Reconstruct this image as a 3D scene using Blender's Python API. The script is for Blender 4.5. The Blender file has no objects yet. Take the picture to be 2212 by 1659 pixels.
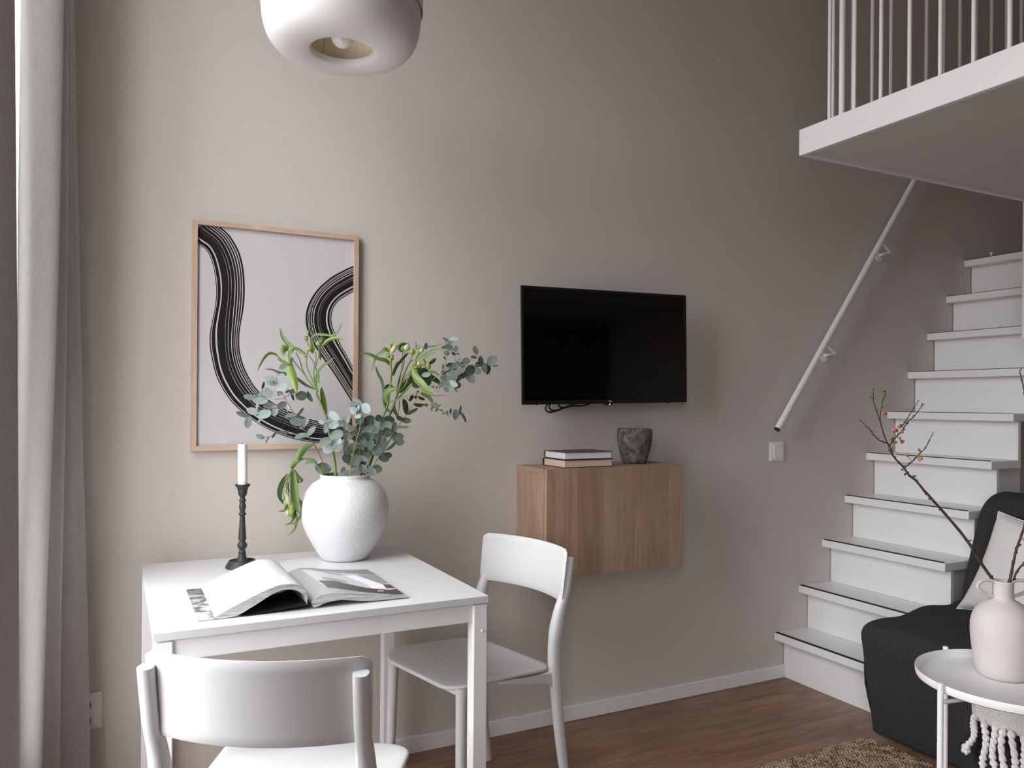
import bpy, math, random
from mathutils import Vector, Matrix, noise
random.seed(7)
sc = bpy.context.scene
COL = sc.collection

# ------------------------------------------------------------------ camera
F_PX, YAW, ROLL, Y0, CAM_H = 1698.8, 0.46834, 0.007611, 869.8, 1.212
cam_d = bpy.data.cameras.new('camera')
cam = bpy.data.objects.new('camera', cam_d)
COL.objects.link(cam)
cam_d.sensor_width = 36.0
cam_d.lens = F_PX / 2212 * 36.0
cam_d.shift_y = (Y0 - 829.5) / 2212
cam_d.clip_start = 0.02
cam.matrix_world = (Matrix.Translation((0, 0, CAM_H)) @ Matrix.Rotation(-YAW, 4, 'Z')
                    @ Matrix.Rotation(math.pi / 2, 4, 'X') @ Matrix.Rotation(ROLL, 4, 'Z'))
sc.camera = cam

# ------------------------------------------------------------------ colour management, world, lights
vs = sc.view_settings
vs.view_transform = 'Standard'
vs.look = 'None'
vs.gamma = 1.0
vs.use_curve_mapping = False
vs.exposure = 1.66
sc.cycles.use_denoising = True
sc.cycles.max_bounces = 10
sc.cycles.diffuse_bounces = 6
sc.cycles.transparent_max_bounces = 12
sc.cycles.caustics_reflective = False
sc.cycles.caustics_refractive = False
sc.cycles.sample_clamp_indirect = 6.0

world = bpy.data.worlds.new('overcast_sky')
sc.world = world
world.use_nodes = True
wn, wl = world.node_tree.nodes, world.node_tree.links
wn.clear()
w_out = wn.new('ShaderNodeOutputWorld')
w_bg = wn.new('ShaderNodeBackground')
w_tc = wn.new('ShaderNodeTexCoord')
w_sep = wn.new('ShaderNodeSeparateXYZ')
w_map = wn.new('ShaderNodeMapRange')
w_ramp = wn.new('ShaderNodeValToRGB')
w_map.inputs['From Min'].default_value = -1
w_map.inputs['From Max'].default_value = 1
cr = w_ramp.color_ramp                       # grey ground below the horizon, even overcast sky above it
cr.elements[0].position = 0.0
cr.elements[0].color = (0.16, 0.15, 0.14, 1)
cr.elements[1].position = 1.0
cr.elements[1].color = (0.97, 0.985, 1.0, 1)
e = cr.elements.new(0.49); e.color = (0.20, 0.19, 0.18, 1)
e = cr.elements.new(0.56); e.color = (0.80, 0.82, 0.85, 1)
w_bg.inputs['Strength'].default_value = 4.4
wl.new(w_tc.outputs['Generated'], w_sep.inputs[0])
wl.new(w_sep.outputs['Z'], w_map.inputs['Value'])
wl.new(w_map.outputs[0], w_ramp.inputs[0])
wl.new(w_ramp.outputs[0], w_bg.inputs['Color'])
wl.new(w_bg.outputs[0], w_out.inputs[0])

ROOM = dict(x0=-0.225, x1=4.75, y0=-2.15, y1=2.579, h=4.1)
WIN = [(-1.25, 0.00, 0.15, 2.5), (1.18, 2.46, 0.35, 3.3)]      # y0, y1, z0, z1 per opening; the first is unseen, added as fill light
for (a, b, c, d) in WIN:                                          # sky portals filling the two window openings
    ld = bpy.data.lights.new('window_portal', 'AREA')
    ld.shape = 'RECTANGLE'; ld.size = d - c; ld.size_y = b - a
    ld.cycles.is_portal = True
    lo = bpy.data.objects.new('window_portal', ld)
    lo.location = (-0.47, (a + b) / 2, (c + d) / 2)
    lo.rotation_euler = (0, -math.pi / 2, 0)
    COL.objects.link(lo)

# ------------------------------------------------------------------ materials
def nodes_of(name):
    m = bpy.data.materials.new(name)
    m.use_nodes = True
    nt = m.node_tree
    b = nt.nodes.get('Principled BSDF')
    return m, nt, b

def N(nt, kind, **kw):
    n = nt.nodes.new(kind)
    for k, v in kw.items():
        if k in n.inputs.keys():
            n.inputs[k].default_value = v
        else:
            setattr(n, k, v)
    return n

def rgba(c): return (c[0], c[1], c[2], 1)

def mat(name, col, rough=0.5, spec=0.5, bump=None, var=None, metal=0.0, sheen=0.0, coat=0.0, trans=None, col2=None):
    """plain surface: colour, gloss, optional fine relief bump=(scale, strength, distance) and colour mottling var=(scale, amount)"""
    m, nt, b = nodes_of(name)
    b.inputs['Base Color'].default_value = rgba(col)
    b.inputs['Roughness'].default_value = rough
    b.inputs['Specular IOR Level'].default_value = spec
    b.inputs['Metallic'].default_value = metal
    if sheen: b.inputs['Sheen Weight'].default_value = sheen
    if coat: b.inputs['Coat Weight'].default_value = coat
    L = nt.links
    tc = N(nt, 'ShaderNodeTexCoord')
    if var:
        nz = N(nt, 'ShaderNodeTexNoise', Scale=var[0], Detail=5.0)
        L.new(tc.outputs['Object'], nz.inputs['Vector'])
        mx = N(nt, 'ShaderNodeMixRGB')
        c2 = col2 or tuple(max(0, c * (1 - var[1])) for c in col)
        mx.inputs[1].default_value = rgba(c2)
        mx.inputs[2].default_value = rgba(col)
        rp = N(nt, 'ShaderNodeMapRange')
        rp.inputs['From Min'].default_value = 0.35; rp.inputs['From Max'].default_value = 0.65
        L.new(nz.outputs[0], rp.inputs['Value'])
        L.new(rp.outputs[0], mx.inputs[0])
        L.new(mx.outputs[0], b.inputs['Base Color'])
    if bump:
        nb = N(nt, 'ShaderNodeTexNoise', Scale=bump[0], Detail=3.0)
        L.new(tc.outputs['Object'], nb.inputs['Vector'])
        bp = N(nt, 'ShaderNodeBump', Strength=bump[1], Distance=bump[2])
        L.new(nb.outputs[0], bp.inputs['Height'])
        L.new(bp.outputs[0], b.inputs['Normal'])
    if trans:                                      # thin leaf / cloth that lets light through
        out = nt.nodes.get('Material Output')
        tr = N(nt, 'ShaderNodeBsdfTranslucent')
        tr.inputs['Color'].default_value = rgba(trans[1])
        ms = N(nt, 'ShaderNodeMixShader')
        ms.inputs[0].default_value = trans[0]
        L.new(b.outputs[0], ms.inputs[1]); L.new(tr.outputs[0], ms.inputs[2])
        L.new(ms.outputs[0], out.inputs['Surface'])
    return m

def wood(name, light, dark, along='Z', rough=0.5, grain=60, rnd=0.25, coarse=2.5, spec=0.4):
    """wood with grain stretched along an axis; every object gets its own tint and offset"""
    m, nt, b = nodes_of(name)
    L = nt.links
    tc = N(nt, 'ShaderNodeTexCoord')
    oi = N(nt, 'ShaderNodeObjectInfo')
    add = N(nt, 'ShaderNodeVectorMath', operation='ADD')
    mul = N(nt, 'ShaderNodeVectorMath', operation='SCALE'); mul.inputs['Scale'].default_value = 37.0
    cmb = N(nt, 'ShaderNodeCombineXYZ')
    for i in range(3): L.new(oi.outputs['Random'], cmb.inputs[i])
    L.new(cmb.outputs[0], mul.inputs[0])
    L.new(tc.outputs['Object'], add.inputs[0]); L.new(mul.outputs[0], add.inputs[1])
    mp = N(nt, 'ShaderNodeMapping')
    s = [grain, grain, grain]; s['XYZ'.index(along)] = coarse
    mp.inputs['Scale'].default_value = s
    L.new(add.outputs[0], mp.inputs['Vector'])
    n1 = N(nt, 'ShaderNodeTexNoise', Scale=1.0, Detail=6.0, Roughness=0.65, Distortion=0.6)
    L.new(mp.outputs[0], n1.inputs['Vector'])
    mp2 = N(nt, 'ShaderNodeMapping')
    s2 = [grain / 6] * 3; s2['XYZ'.index(along)] = coarse * 0.8
    mp2.inputs['Scale'].default_value = s2
    L.new(add.outputs[0], mp2.inputs['Vector'])
    n2 = N(nt, 'ShaderNodeTexNoise', Scale=1.0, Detail=3.0, Distortion=1.2)
    L.new(mp2.outputs[0], n2.inputs['Vector'])
    a = N(nt, 'ShaderNodeMath', operation='MULTIPLY'); a.inputs[1].default_value = 0.5
    L.new(n1.outputs[0], a.inputs[0])
    a2 = N(nt, 'ShaderNodeMath', operation='MULTIPLY_ADD'); a2.inputs[1].default_value = 0.5
    L.new(n2.outputs[0], a2.inputs[0]); L.new(a.outputs[0], a2.inputs[2])
    rp = N(nt, 'ShaderNodeMapRange'); rp.inputs['From Min'].default_value = 0.36; rp.inputs['From Max'].default_value = 0.62
    L.new(a2.outputs[0], rp.inputs['Value'])
    mx = N(nt, 'ShaderNodeMixRGB'); mx.inputs[1].default_value = rgba(dark); mx.inputs[2].default_value = rgba(light)
    L.new(rp.outputs[0], mx.inputs[0])
    hv = N(nt, 'ShaderNodeHueSaturation')
    vr = N(nt, 'ShaderNodeMapRange'); vr.inputs['To Min'].default_value = 1 - rnd; vr.inputs['To Max'].default_value = 1 + rnd
    L.new(oi.outputs['Random'], vr.inputs['Value'])
    L.new(vr.outputs[0], hv.inputs['Value'])
    L.new(mx.outputs[0], hv.inputs['Color'])
    L.new(hv.outputs[0], b.inputs['Base Color'])
    b.inputs['Roughness'].default_value = rough
    b.inputs['Specular IOR Level'].default_value = spec
    bp = N(nt, 'ShaderNodeBump', Strength=0.15, Distance=0.0004)
    L.new(n1.outputs[0], bp.inputs['Height']); L.new(bp.outputs[0], b.inputs['Normal'])
    return m

def woven(name, c1, c2, pu, pv, strength=0.6, dist=0.002, rough=0.9, trans=None, blotch=None, offset=0.0, sheen=0.0):
    """cloth woven on the UV map (metres): cells pu x pv, colour c1 on the threads, c2 in the pits"""
    m, nt, b = nodes_of(name)
    L = nt.links
    uv = N(nt, 'ShaderNodeUVMap')
    sp = N(nt, 'ShaderNodeSeparateXYZ')
    L.new(uv.outputs[0], sp.inputs[0])
    def wave(src, p):
        k = N(nt, 'ShaderNodeMath', operation='MULTIPLY'); k.inputs[1].default_value = math.pi / p
        L.new(src, k.inputs[0])
        s = N(nt, 'ShaderNodeMath', operation='SINE'); L.new(k.outputs[0], s.inputs[0])
        q = N(nt, 'ShaderNodeMath', operation='ABSOLUTE'); L.new(s.outputs[0], q.inputs[0])
        return q
    wu = wave(sp.outputs[0], pu); wv = wave(sp.outputs[1], pv)
    ml = N(nt, 'ShaderNodeMath', operation='MULTIPLY')
    L.new(wu.outputs[0], ml.inputs[0]); L.new(wv.outputs[0], ml.inputs[1])
    mx = N(nt, 'ShaderNodeMixRGB'); mx.inputs[1].default_value = rgba(c1); mx.inputs[2].default_value = rgba(c2)
    L.new(ml.outputs[0], mx.inputs[0])
    col = mx
    if blotch:
        nz = N(nt, 'ShaderNodeTexNoise', Scale=1.0, Detail=4.0)
        mp = N(nt, 'ShaderNodeMapping'); mp.inputs['Scale'].default_value = (blotch[0], blotch[1], 1)
        L.new(uv.outputs[0], mp.inputs['Vector']); L.new(mp.outputs[0], nz.inputs['Vector'])
        m2 = N(nt, 'ShaderNodeMixRGB', blend_type='MULTIPLY'); m2.inputs[0].default_value = 1
        rp = N(nt, 'ShaderNodeMapRange'); rp.inputs['From Min'].default_value = 0.3; rp.inputs['From Max'].default_value = 0.7
        rp.inputs['To Min'].default_value = 1 - blotch[2]; rp.inputs['To Max'].default_value = 1 + blotch[2]
        L.new(nz.outputs[0], rp.inputs['Value'])
        L.new(mx.outputs[0], m2.inputs[1]); L.new(rp.outputs[0], m2.inputs[2])
        col = m2
    L.new(col.outputs[0], b.inputs['Base Color'])
    b.inputs['Roughness'].default_value = rough
    b.inputs['Specular IOR Level'].default_value = 0.15
    if sheen: b.inputs['Sheen Weight'].default_value = sheen
    inv = N(nt, 'ShaderNodeMath', operation='SUBTRACT'); inv.inputs[0].default_value = 1.0
    L.new(ml.outputs[0], inv.inputs[1])
    bp = N(nt, 'ShaderNodeBump', Strength=strength, Distance=dist)
    L.new(inv.outputs[0], bp.inputs['Height']); L.new(bp.outputs[0], b.inputs['Normal'])
    if trans:
        out = nt.nodes.get('Material Output')
        tr = N(nt, 'ShaderNodeBsdfTranslucent'); tr.inputs['Color'].default_value = rgba(trans[1])
        ms = N(nt, 'ShaderNodeMixShader'); ms.inputs[0].default_value = trans[0]
        L.new(b.outputs[0], ms.inputs[1]); L.new(tr.outputs[0], ms.inputs[2])
        L.new(ms.outputs[0], out.inputs['Surface'])
    return m

def striped(name, c1, c2, glow):
    """leaf with parallel veins along its length (UV: u along, v across), light margins"""
    m, nt, b = nodes_of(name)
    L = nt.links
    uv = N(nt, 'ShaderNodeUVMap'); sp = N(nt, 'ShaderNodeSeparateXYZ')
    L.new(uv.outputs[0], sp.inputs[0])
    k = N(nt, 'ShaderNodeMath', operation='MULTIPLY'); k.inputs[1].default_value = 2 * math.pi * 5
    L.new(sp.outputs[1], k.inputs[0])
    s = N(nt, 'ShaderNodeMath', operation='SINE'); L.new(k.outputs[0], s.inputs[0])
    nz = N(nt, 'ShaderNodeTexNoise', Scale=1.0, Detail=3.0)
    mp = N(nt, 'ShaderNodeMapping'); mp.inputs['Scale'].default_value = (2.2, 9.0, 1)
    L.new(uv.outputs[0], mp.inputs['Vector']); L.new(mp.outputs[0], nz.inputs['Vector'])
    a = N(nt, 'ShaderNodeMath', operation='MULTIPLY_ADD'); a.inputs[1].default_value = 0.10
    L.new(s.outputs[0], a.inputs[0]); L.new(nz.outputs[0], a.inputs[2])
    rp = N(nt, 'ShaderNodeMapRange'); rp.inputs['From Min'].default_value = 0.33; rp.inputs['From Max'].default_value = 0.68
    L.new(a.outputs[0], rp.inputs['Value'])
    mx = N(nt, 'ShaderNodeMixRGB'); mx.inputs[1].default_value = rgba(c2); mx.inputs[2].default_value = rgba(c1)
    L.new(rp.outputs[0], mx.inputs[0]); L.new(mx.outputs[0], b.inputs['Base Color'])
    b.inputs['Roughness'].default_value = 0.42
    bp = N(nt, 'ShaderNodeBump', Strength=0.15, Distance=0.0005)
    L.new(s.outputs[0], bp.inputs['Height']); L.new(bp.outputs[0], b.inputs['Normal'])
    out = nt.nodes.get('Material Output')
    tr = N(nt, 'ShaderNodeBsdfTranslucent'); tr.inputs['Color'].default_value = rgba(glow)
    ms = N(nt, 'ShaderNodeMixShader'); ms.inputs[0].default_value = 0.18
    L.new(b.outputs[0], ms.inputs[1]); L.new(tr.outputs[0], ms.inputs[2]); L.new(ms.outputs[0], out.inputs['Surface'])
    return m

def glass(name, gloss=0.05, tint=(1, 1, 1), rough=0.0):
    m, nt, b = nodes_of(name)
    L = nt.links
    out = nt.nodes.get('Material Output')
    t = N(nt, 'ShaderNodeBsdfTransparent'); t.inputs['Color'].default_value = rgba(tint)
    g = N(nt, 'ShaderNodeBsdfGlossy', Roughness=rough)
    ms = N(nt, 'ShaderNodeMixShader'); ms.inputs[0].default_value = gloss
    L.new(t.outputs[0], ms.inputs[1]); L.new(g.outputs[0], ms.inputs[2]); L.new(ms.outputs[0], out.inputs['Surface'])
    return m

M = {}
M['wall'] = mat('greige_wall_paint', (0.565, 0.513, 0.470), 0.85, 0.25, bump=(260, 0.12, 0.0008))
M['wall_dark'] = mat('reflection_dark_wall', (0.05, 0.045, 0.042), 0.8, 0.2)  # dark tone made up for the unseen front wall, to blacken the screen's reflection
M['ceiling'] = mat('white_ceiling_paint', (0.7, 0.69, 0.67), 0.9, 0.2)
M['white_trim'] = mat('white_gloss_trim_paint', (0.74, 0.72, 0.72), 0.38, 0.45)
M['white_board'] = mat('white_painted_board', (0.81, 0.805, 0.81), 0.32, 0.5, bump=(90, 0.04, 0.0006))
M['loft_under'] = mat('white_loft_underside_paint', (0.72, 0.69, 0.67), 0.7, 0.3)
M['black_strip'] = mat('black_rubber_strip', (0.012, 0.011, 0.011), 0.7, 0.3)
M['white_metal'] = mat('white_powder_coated_metal', (0.80, 0.79, 0.79), 0.42, 0.45)
M['rail_metal'] = mat('white_lacquered_rail_metal', (0.78, 0.765, 0.76), 0.35, 0.5)
M['table_top'] = mat('white_melamine', (0.63, 0.63, 0.635), 0.30, 0.5)
M['plastic'] = mat('white_chair_plastic', (0.635, 0.63, 0.635), 0.42, 0.45, bump=(900, 0.03, 0.0003))
M['switch'] = mat('white_switch_plastic', (0.74, 0.73, 0.73), 0.3, 0.5)
M['socket_dark'] = mat('grey_socket_insert', (0.22, 0.21, 0.21), 0.4, 0.5)
M['black'] = mat('matt_black_plastic', (0.012, 0.012, 0.012), 0.45, 0.5)
M['tv_bezel'] = mat('black_tv_bezel', (0.006, 0.006, 0.006), 0.35, 0.5)
M['tv_screen'] = mat('glossy_black_screen', (0.0015, 0.0015, 0.0015), 0.07, 0.5)
M['logo'] = mat('silver_logo_print', (0.55, 0.55, 0.56), 0.4, 0.5)
M['iron'] = mat('dark_cast_iron', (0.028, 0.026, 0.026), 0.55, 0.4, bump=(420, 0.25, 0.0008))
M['wax'] = mat('white_candle_wax', (0.86, 0.85, 0.84), 0.5, 0.4)
M['vase_white'] = mat('white_rough_glaze', (0.64, 0.635, 0.645), 0.5, 0.4, bump=(130, 0.4, 0.004))
M['stone'] = mat('dark_stone_pot', (0.17, 0.152, 0.14), 0.85, 0.25, bump=(160, 0.6, 0.004), var=(48, 0.75), col2=(0.05, 0.046, 0.044))
M['lamp_white'] = mat('opal_white_lamp_shade', (0.69, 0.68, 0.685), 0.38, 0.45)
M['lamp_inner'] = mat('beige_lamp_lining', (0.62, 0.53, 0.40), 0.7, 0.3)
M['bulb'] = mat('frosted_bulb_glass', (0.82, 0.8, 0.79), 0.15, 0.6)
M['oak_frame_h'] = wood('oak_frame_level', (0.58, 0.43, 0.33), (0.44, 0.31, 0.225), 'X', 0.5, 220, 0.05, 8)
M['oak_frame_v'] = wood('oak_frame_upright', (0.58, 0.43, 0.33), (0.44, 0.31, 0.225), 'Z', 0.5, 220, 0.05, 8)
M['paper'] = mat('white_art_paper', (0.70, 0.655, 0.665), 0.8, 0.2, bump=(500, 0.1, 0.0005))
M['ink'] = mat('black_brush_ink', (0.016, 0.0145, 0.0145), 0.7, 0.2)
M['glass'] = glass('clear_window_glass', 0.05)
M['acrylic'] = glass('clear_picture_acrylic', 0.028, (0.97, 0.97, 0.97), 0.02)
M['petal_bud'] = mat('pale_green_bud', (0.36, 0.43, 0.11), 0.5, 0.4, var=(120, 0.45), trans=(0.2, (0.5, 0.6, 0.12)))
M['bud_cream'] = mat('cream_green_bud', (0.56, 0.58, 0.33), 0.5, 0.4, var=(120, 0.3), trans=(0.2, (0.6, 0.6, 0.3)))
M['lily_leaf'] = striped('fresh_green_leaf', (0.145, 0.225, 0.05), (0.07, 0.13, 0.03), (0.22, 0.33, 0.05))
M['lily_leaf_light'] = striped('light_green_leaf', (0.29, 0.365, 0.095), (0.115, 0.19, 0.045), (0.28, 0.38, 0.06))
M['lily_leaf_dark'] = striped('deep_green_leaf', (0.06, 0.105, 0.03), (0.032, 0.062, 0.018), (0.1, 0.18, 0.03))
M['lily_stem'] = mat('green_flower_stem', (0.16, 0.235, 0.05), 0.45, 0.45, var=(30, 0.4))
M['euc_light'] = mat('pale_blue_eucalyptus_leaf', (0.40, 0.465, 0.46), 0.6, 0.3, var=(50, 0.25), trans=(0.15, (0.3, 0.42, 0.35)))
M['euc_mid'] = mat('grey_green_eucalyptus_leaf', (0.20, 0.25, 0.225), 0.6, 0.3, var=(50, 0.35), trans=(0.15, (0.2, 0.3, 0.2)))
M['euc_dark'] = mat('dark_eucalyptus_leaf', (0.07, 0.10, 0.065), 0.55, 0.35, var=(50, 0.4), trans=(0.15, (0.1, 0.17, 0.07)))
M['euc_stem_red'] = mat('reddish_brown_stem', (0.20, 0.11, 0.085), 0.6, 0.3, var=(60, 0.5))
M['euc_stem_yellow'] = mat('olive_yellow_stem', (0.34, 0.30, 0.10), 0.6, 0.3, var=(60, 0.4))
M['bark'] = mat('dark_brown_bark', (0.095, 0.058, 0.045), 0.75, 0.25, bump=(200, 0.5, 0.002), var=(70, 0.5))
M['quince_pink'] = mat('coral_pink_petal', (0.78, 0.27, 0.25), 0.55, 0.3, var=(160, 0.35), trans=(0.25, (0.8, 0.25, 0.2)))
M['quince_red'] = mat('red_petal', (0.60, 0.13, 0.10), 0.55, 0.3, var=(160, 0.4), trans=(0.25, (0.7, 0.15, 0.1)))
M['quince_green'] = mat('green_calyx', (0.30, 0.38, 0.10), 0.55, 0.3, var=(100, 0.4))
M['curtain'] = woven('grey_linen_curtain', (0.50, 0.49, 0.48), (0.40, 0.39, 0.385), 0.0012, 0.0012, 0.10, 0.0005, 0.9,
                     trans=(0.22, (0.50, 0.48, 0.46)), blotch=(260, 40, 0.07))
M['throw'] = woven('charcoal_waffle_cotton', (0.075, 0.070, 0.072), (0.015, 0.014, 0.0145), 0.0064, 0.0050, 1.0, 0.0045, 0.95, sheen=0.05)
M['cushion'] = woven('cream_ribbed_cotton', (0.78, 0.76, 0.745), (0.69, 0.67, 0.655), 0.0048, 0.0115, 0.5, 0.003, 0.95)
M['wool'] = mat('white_wool_yarn', (0.86, 0.83, 0.82), 0.95, 0.15, bump=(260, 0.8, 0.004))
M['wool_flat'] = woven('white_wool_weave', (0.84, 0.80, 0.79), (0.68, 0.64, 0.63), 0.006, 0.006, 0.8, 0.003, 0.95)
M['speckle'] = None
def speckled(name, base, spot, scale):
    m, nt, b = nodes_of(name)
    L = nt.links
    tc = N(nt, 'ShaderNodeTexCoord')
    vo = N(nt, 'ShaderNodeTexVoronoi', Scale=scale)
    L.new(tc.outputs['Object'], vo.inputs['Vector'])
    nz = N(nt, 'ShaderNodeTexNoise', Scale=scale * 0.9, Detail=2.0)
    L.new(tc.outputs['Object'], nz.inputs['Vector'])
    mt = N(nt, 'ShaderNodeMath', operation='MULTIPLY'); mt.inputs[1].default_value = 0.55
    L.new(nz.outputs[0], mt.inputs[0])
    lt = N(nt, 'ShaderNodeMath', operation='LESS_THAN')
    L.new(vo.outputs['Distance'], lt.inputs[0]); L.new(mt.outputs[0], lt.inputs[1])
    k = N(nt, 'ShaderNodeMath', operation='MULTIPLY'); k.inputs[1].default_value = 0.30
    L.new(lt.outputs[0], k.inputs[0])
    mx = N(nt, 'ShaderNodeMixRGB'); mx.inputs[1].default_value = rgba(base); mx.inputs[2].default_value = rgba(spot)
    L.new(k.outputs[0], mx.inputs[0])
    n2 = N(nt, 'ShaderNodeTexNoise', Scale=9.0, Detail=3.0)
    L.new(tc.outputs['Object'], n2.inputs['Vector'])
    m2 = N(nt, 'ShaderNodeMixRGB', blend_type='MULTIPLY'); m2.inputs[2].default_value = (0.95, 0.91, 0.90, 1)
    L.new(n2.outputs[0], m2.inputs[0]); L.new(mx.outputs[0], m2.inputs[1])
    L.new(m2.outputs[0], b.inputs['Base Color'])
    b.inputs['Roughness'].default_value = 0.6
    b.inputs['Specular IOR Level'].default_value = 0.35
    bp = N(nt, 'ShaderNodeBump', Strength=0.2, Distance=0.0012)
    L.new(nz.outputs[0], bp.inputs['Height']); L.new(bp.outputs[0], b.inputs['Normal'])
    return m
M['speckle'] = speckled('cream_speckled_stoneware', (0.64, 0.605, 0.59), (0.38, 0.34, 0.31), 420)

# ------------------------------------------------------------------ mesh helpers
class MB:
    """collects polygons that become one mesh"""
    def __init__(s): s.v, s.f, s.mi, s.uv = [], [], [], []
    def _add(s, vs, fs, mi=0, uvs=None):
        o = len(s.v)
        s.v += [tuple(p) for p in vs]
        for i, f in enumerate(fs):
            s.f.append([o + k for k in f]); s.mi.append(mi)
            s.uv.append(uvs[i] if uvs else None)
        return s
    def box(s, x0, x1, y0, y1, z0, z1, mi=0):
        v = [(x0, y0, z0), (x1, y0, z0), (x1, y1, z0), (x0, y1, z0), (x0, y0, z1), (x1, y0, z1), (x1, y1, z1), (x0, y1, z1)]
        return s._add(v, [(3, 2, 1, 0), (4, 5, 6, 7), (0, 1, 5, 4), (1, 2, 6, 5), (2, 3, 7, 6), (3, 0, 4, 7)], mi)
    def frustum(s, a, b, mi=0):
        """two quads (lists of four points) joined to a solid"""
        return s._add(list(a) + list(b), [(3, 2, 1, 0), (4, 5, 6, 7), (0, 1, 5, 4), (1, 2, 6, 5), (2, 3, 7, 6), (3, 0, 4, 7)], mi)
    def prism(s, poly, axis, a, b, mi=0):
        """polygon in the two other axes pulled along axis from a to b"""
        n = len(poly)
        def p(q, t):
            if axis == 'X': return (t, q[0], q[1])
            if axis == 'Y': return (q[0], t, q[1])
            return (q[0], q[1], t)
        v = [p(q, a) for q in poly] + [p(q, b) for q in poly]
        fs = [tuple(range(n - 1, -1, -1)), tuple(range(n, 2 * n))]
        fs += [(i, (i + 1) % n, n + (i + 1) % n, n + i) for i in range(n)]
        return s._add(v, fs, mi)
    def tube(s, pts, rad, n=10, caps=True, mi=0, sq=1.0, flat=None):
        """round bar through points; rad one number or one per point; flat=(a,b) scales the section"""
        pts = [Vector(p) for p in pts]
        if not hasattr(rad, '__len__'): rad = [rad] * len(pts)
        rings = []
        up = None
        for i, p in enumerate(pts):
            t = (pts[min(i + 1, len(pts) - 1)] - pts[max(i - 1, 0)])
            if t.length < 1e-9: t = Vector((0, 0, 1))
            t.normalize()
            if up is None:
                up = Vector((0, 1, 0)) if abs(t.y) < 0.9 else Vector((1, 0, 0))
            a = (up - t * up.dot(t)).normalized(); up = a
            b = t.cross(a)
            ring = []
            for k in range(n):
                w = 2 * math.pi * k / n
                c, d = math.cos(w), math.sin(w)
                if sq != 1.0:
                    c = math.copysign(abs(c) ** sq, c); d = math.copysign(abs(d) ** sq, d)
                fa, fb = flat[i] if flat else (1, 1)
                ring.append(p + (a * c * fa + b * d * fb) * rad[i])
            rings.append(ring)
        v = [q for r in rings for q in r]
        fs = []
        for i in range(len(pts) - 1):
            for k in range(n):
                k2 = (k + 1) % n
                fs.append((i * n + k, i * n + k2, (i + 1) * n + k2, (i + 1) * n + k))
        if caps:
            fs.append(tuple(range(n - 1, -1, -1)))
            fs.append(tuple((len(pts) - 1) * n + k for k in range(n)))
        return s._add(v, fs, mi)
    def lathe(s, prof, c=(0, 0, 0), n=48, mi=0, close=False):
        """profile of (radius, z) turned about the vertical axis through c"""
        v, fs = [], []
        m = len(prof)
        for r, z in prof:
            for k in range(n):
                w = 2 * math.pi * k / n
                v.append((c[0] + r * math.cos(w), c[1] + r * math.sin(w), c[2] + z))
        for i in range(m - 1 + (1 if close else 0)):
            j = (i + 1) % m
            for k in range(n):
                k2 = (k + 1) % n
                fs.append((i * n + k, i * n + k2, j * n + k2, j * n + k))
        if not close:
            if prof[0][0] > 1e-5: fs.append(tuple(range(n - 1, -1, -1)))
            if prof[-1][0] > 1e-5: fs.append(tuple((m - 1) * n + k for k in range(n)))
        return s._add(v, fs, mi)
    def ball(s, c, r, ax=None, nu=10, nv=6, mi=0):
        """ellipsoid: r one number or three, ax a 3x3 matrix turning it"""
        if not hasattr(r, '__len__'): r = (r, r, r)
        v = [(0, 0, r[2])]
        for i in range(1, nv):
            t = math.pi * i / nv
            for k in range(nu):
                w = 2 * math.pi * k / nu
                v.append((r[0] * math.sin(t) * math.cos(w), r[1] * math.sin(t) * math.sin(w), r[2] * math.cos(t)))
        v.append((0, 0, -r[2]))
        if ax is not None: v = [ax @ Vector(p) for p in v]
        v = [Vector(c) + Vector(p) for p in v]
        fs = [(0, 1 + k, 1 + (k + 1) % nu) for k in range(nu)]
        for i in range(nv - 2):
            for k in range(nu):
                a, b = 1 + i * nu + k, 1 + i * nu + (k + 1) % nu
                fs.append((a, a + nu, b + nu, b))
        o = 1 + (nv - 2) * nu
        fs += [(o + k, len(v) - 1, o + (k + 1) % nu) for k in range(nu)]
        return s._add(v, fs, mi)
    def grid(s, rows, mi=0, uv=None, matf=None, flip=False):
        """rows: list of equally long point lists; uv the same with (u, v)"""
        m, n = len(rows), len(rows[0])
        o = len(s.v)
        s.v += [tuple(p) for r in rows for p in r]
        for i in range(m - 1):
            for j in range(n - 1):
                q = [(i, j), (i, j + 1), (i + 1, j + 1), (i + 1, j)]
                if flip: q.reverse()
                s.f.append([o + a * n + b for a, b in q])
                s.mi.append(matf(i, j) if matf else mi)
                s.uv.append([uv[a][b] for a, b in q] if uv else None)
        return s
    def shift(s, d):
        s.v = [(p[0] + d[0], p[1] + d[1], p[2] + d[2]) for p in s.v]
        return s

def link_mesh(name, mb, mats, smooth=True, angle=38):
    me = bpy.data.meshes.new(name)
    me.from_pydata(mb.v, [], mb.f)
    for m in (mats if isinstance(mats, (list, tuple)) else [mats]):
        me.materials.append(m)
    me.polygons.foreach_set('material_index', mb.mi)
    if any(u for u in mb.uv):
        lay = me.uv_layers.new(name='UVMap')
        i = 0
        for u, f in zip(mb.uv, mb.f):
            for k in range(len(f)):
                lay.data[i].uv = u[k] if u else (0, 0)
                i += 1
    me.update()
    if smooth:
        me.polygons.foreach_set('use_smooth', [True] * len(me.polygons))
        me.set_sharp_from_angle(angle=math.radians(angle))
    return me

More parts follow.
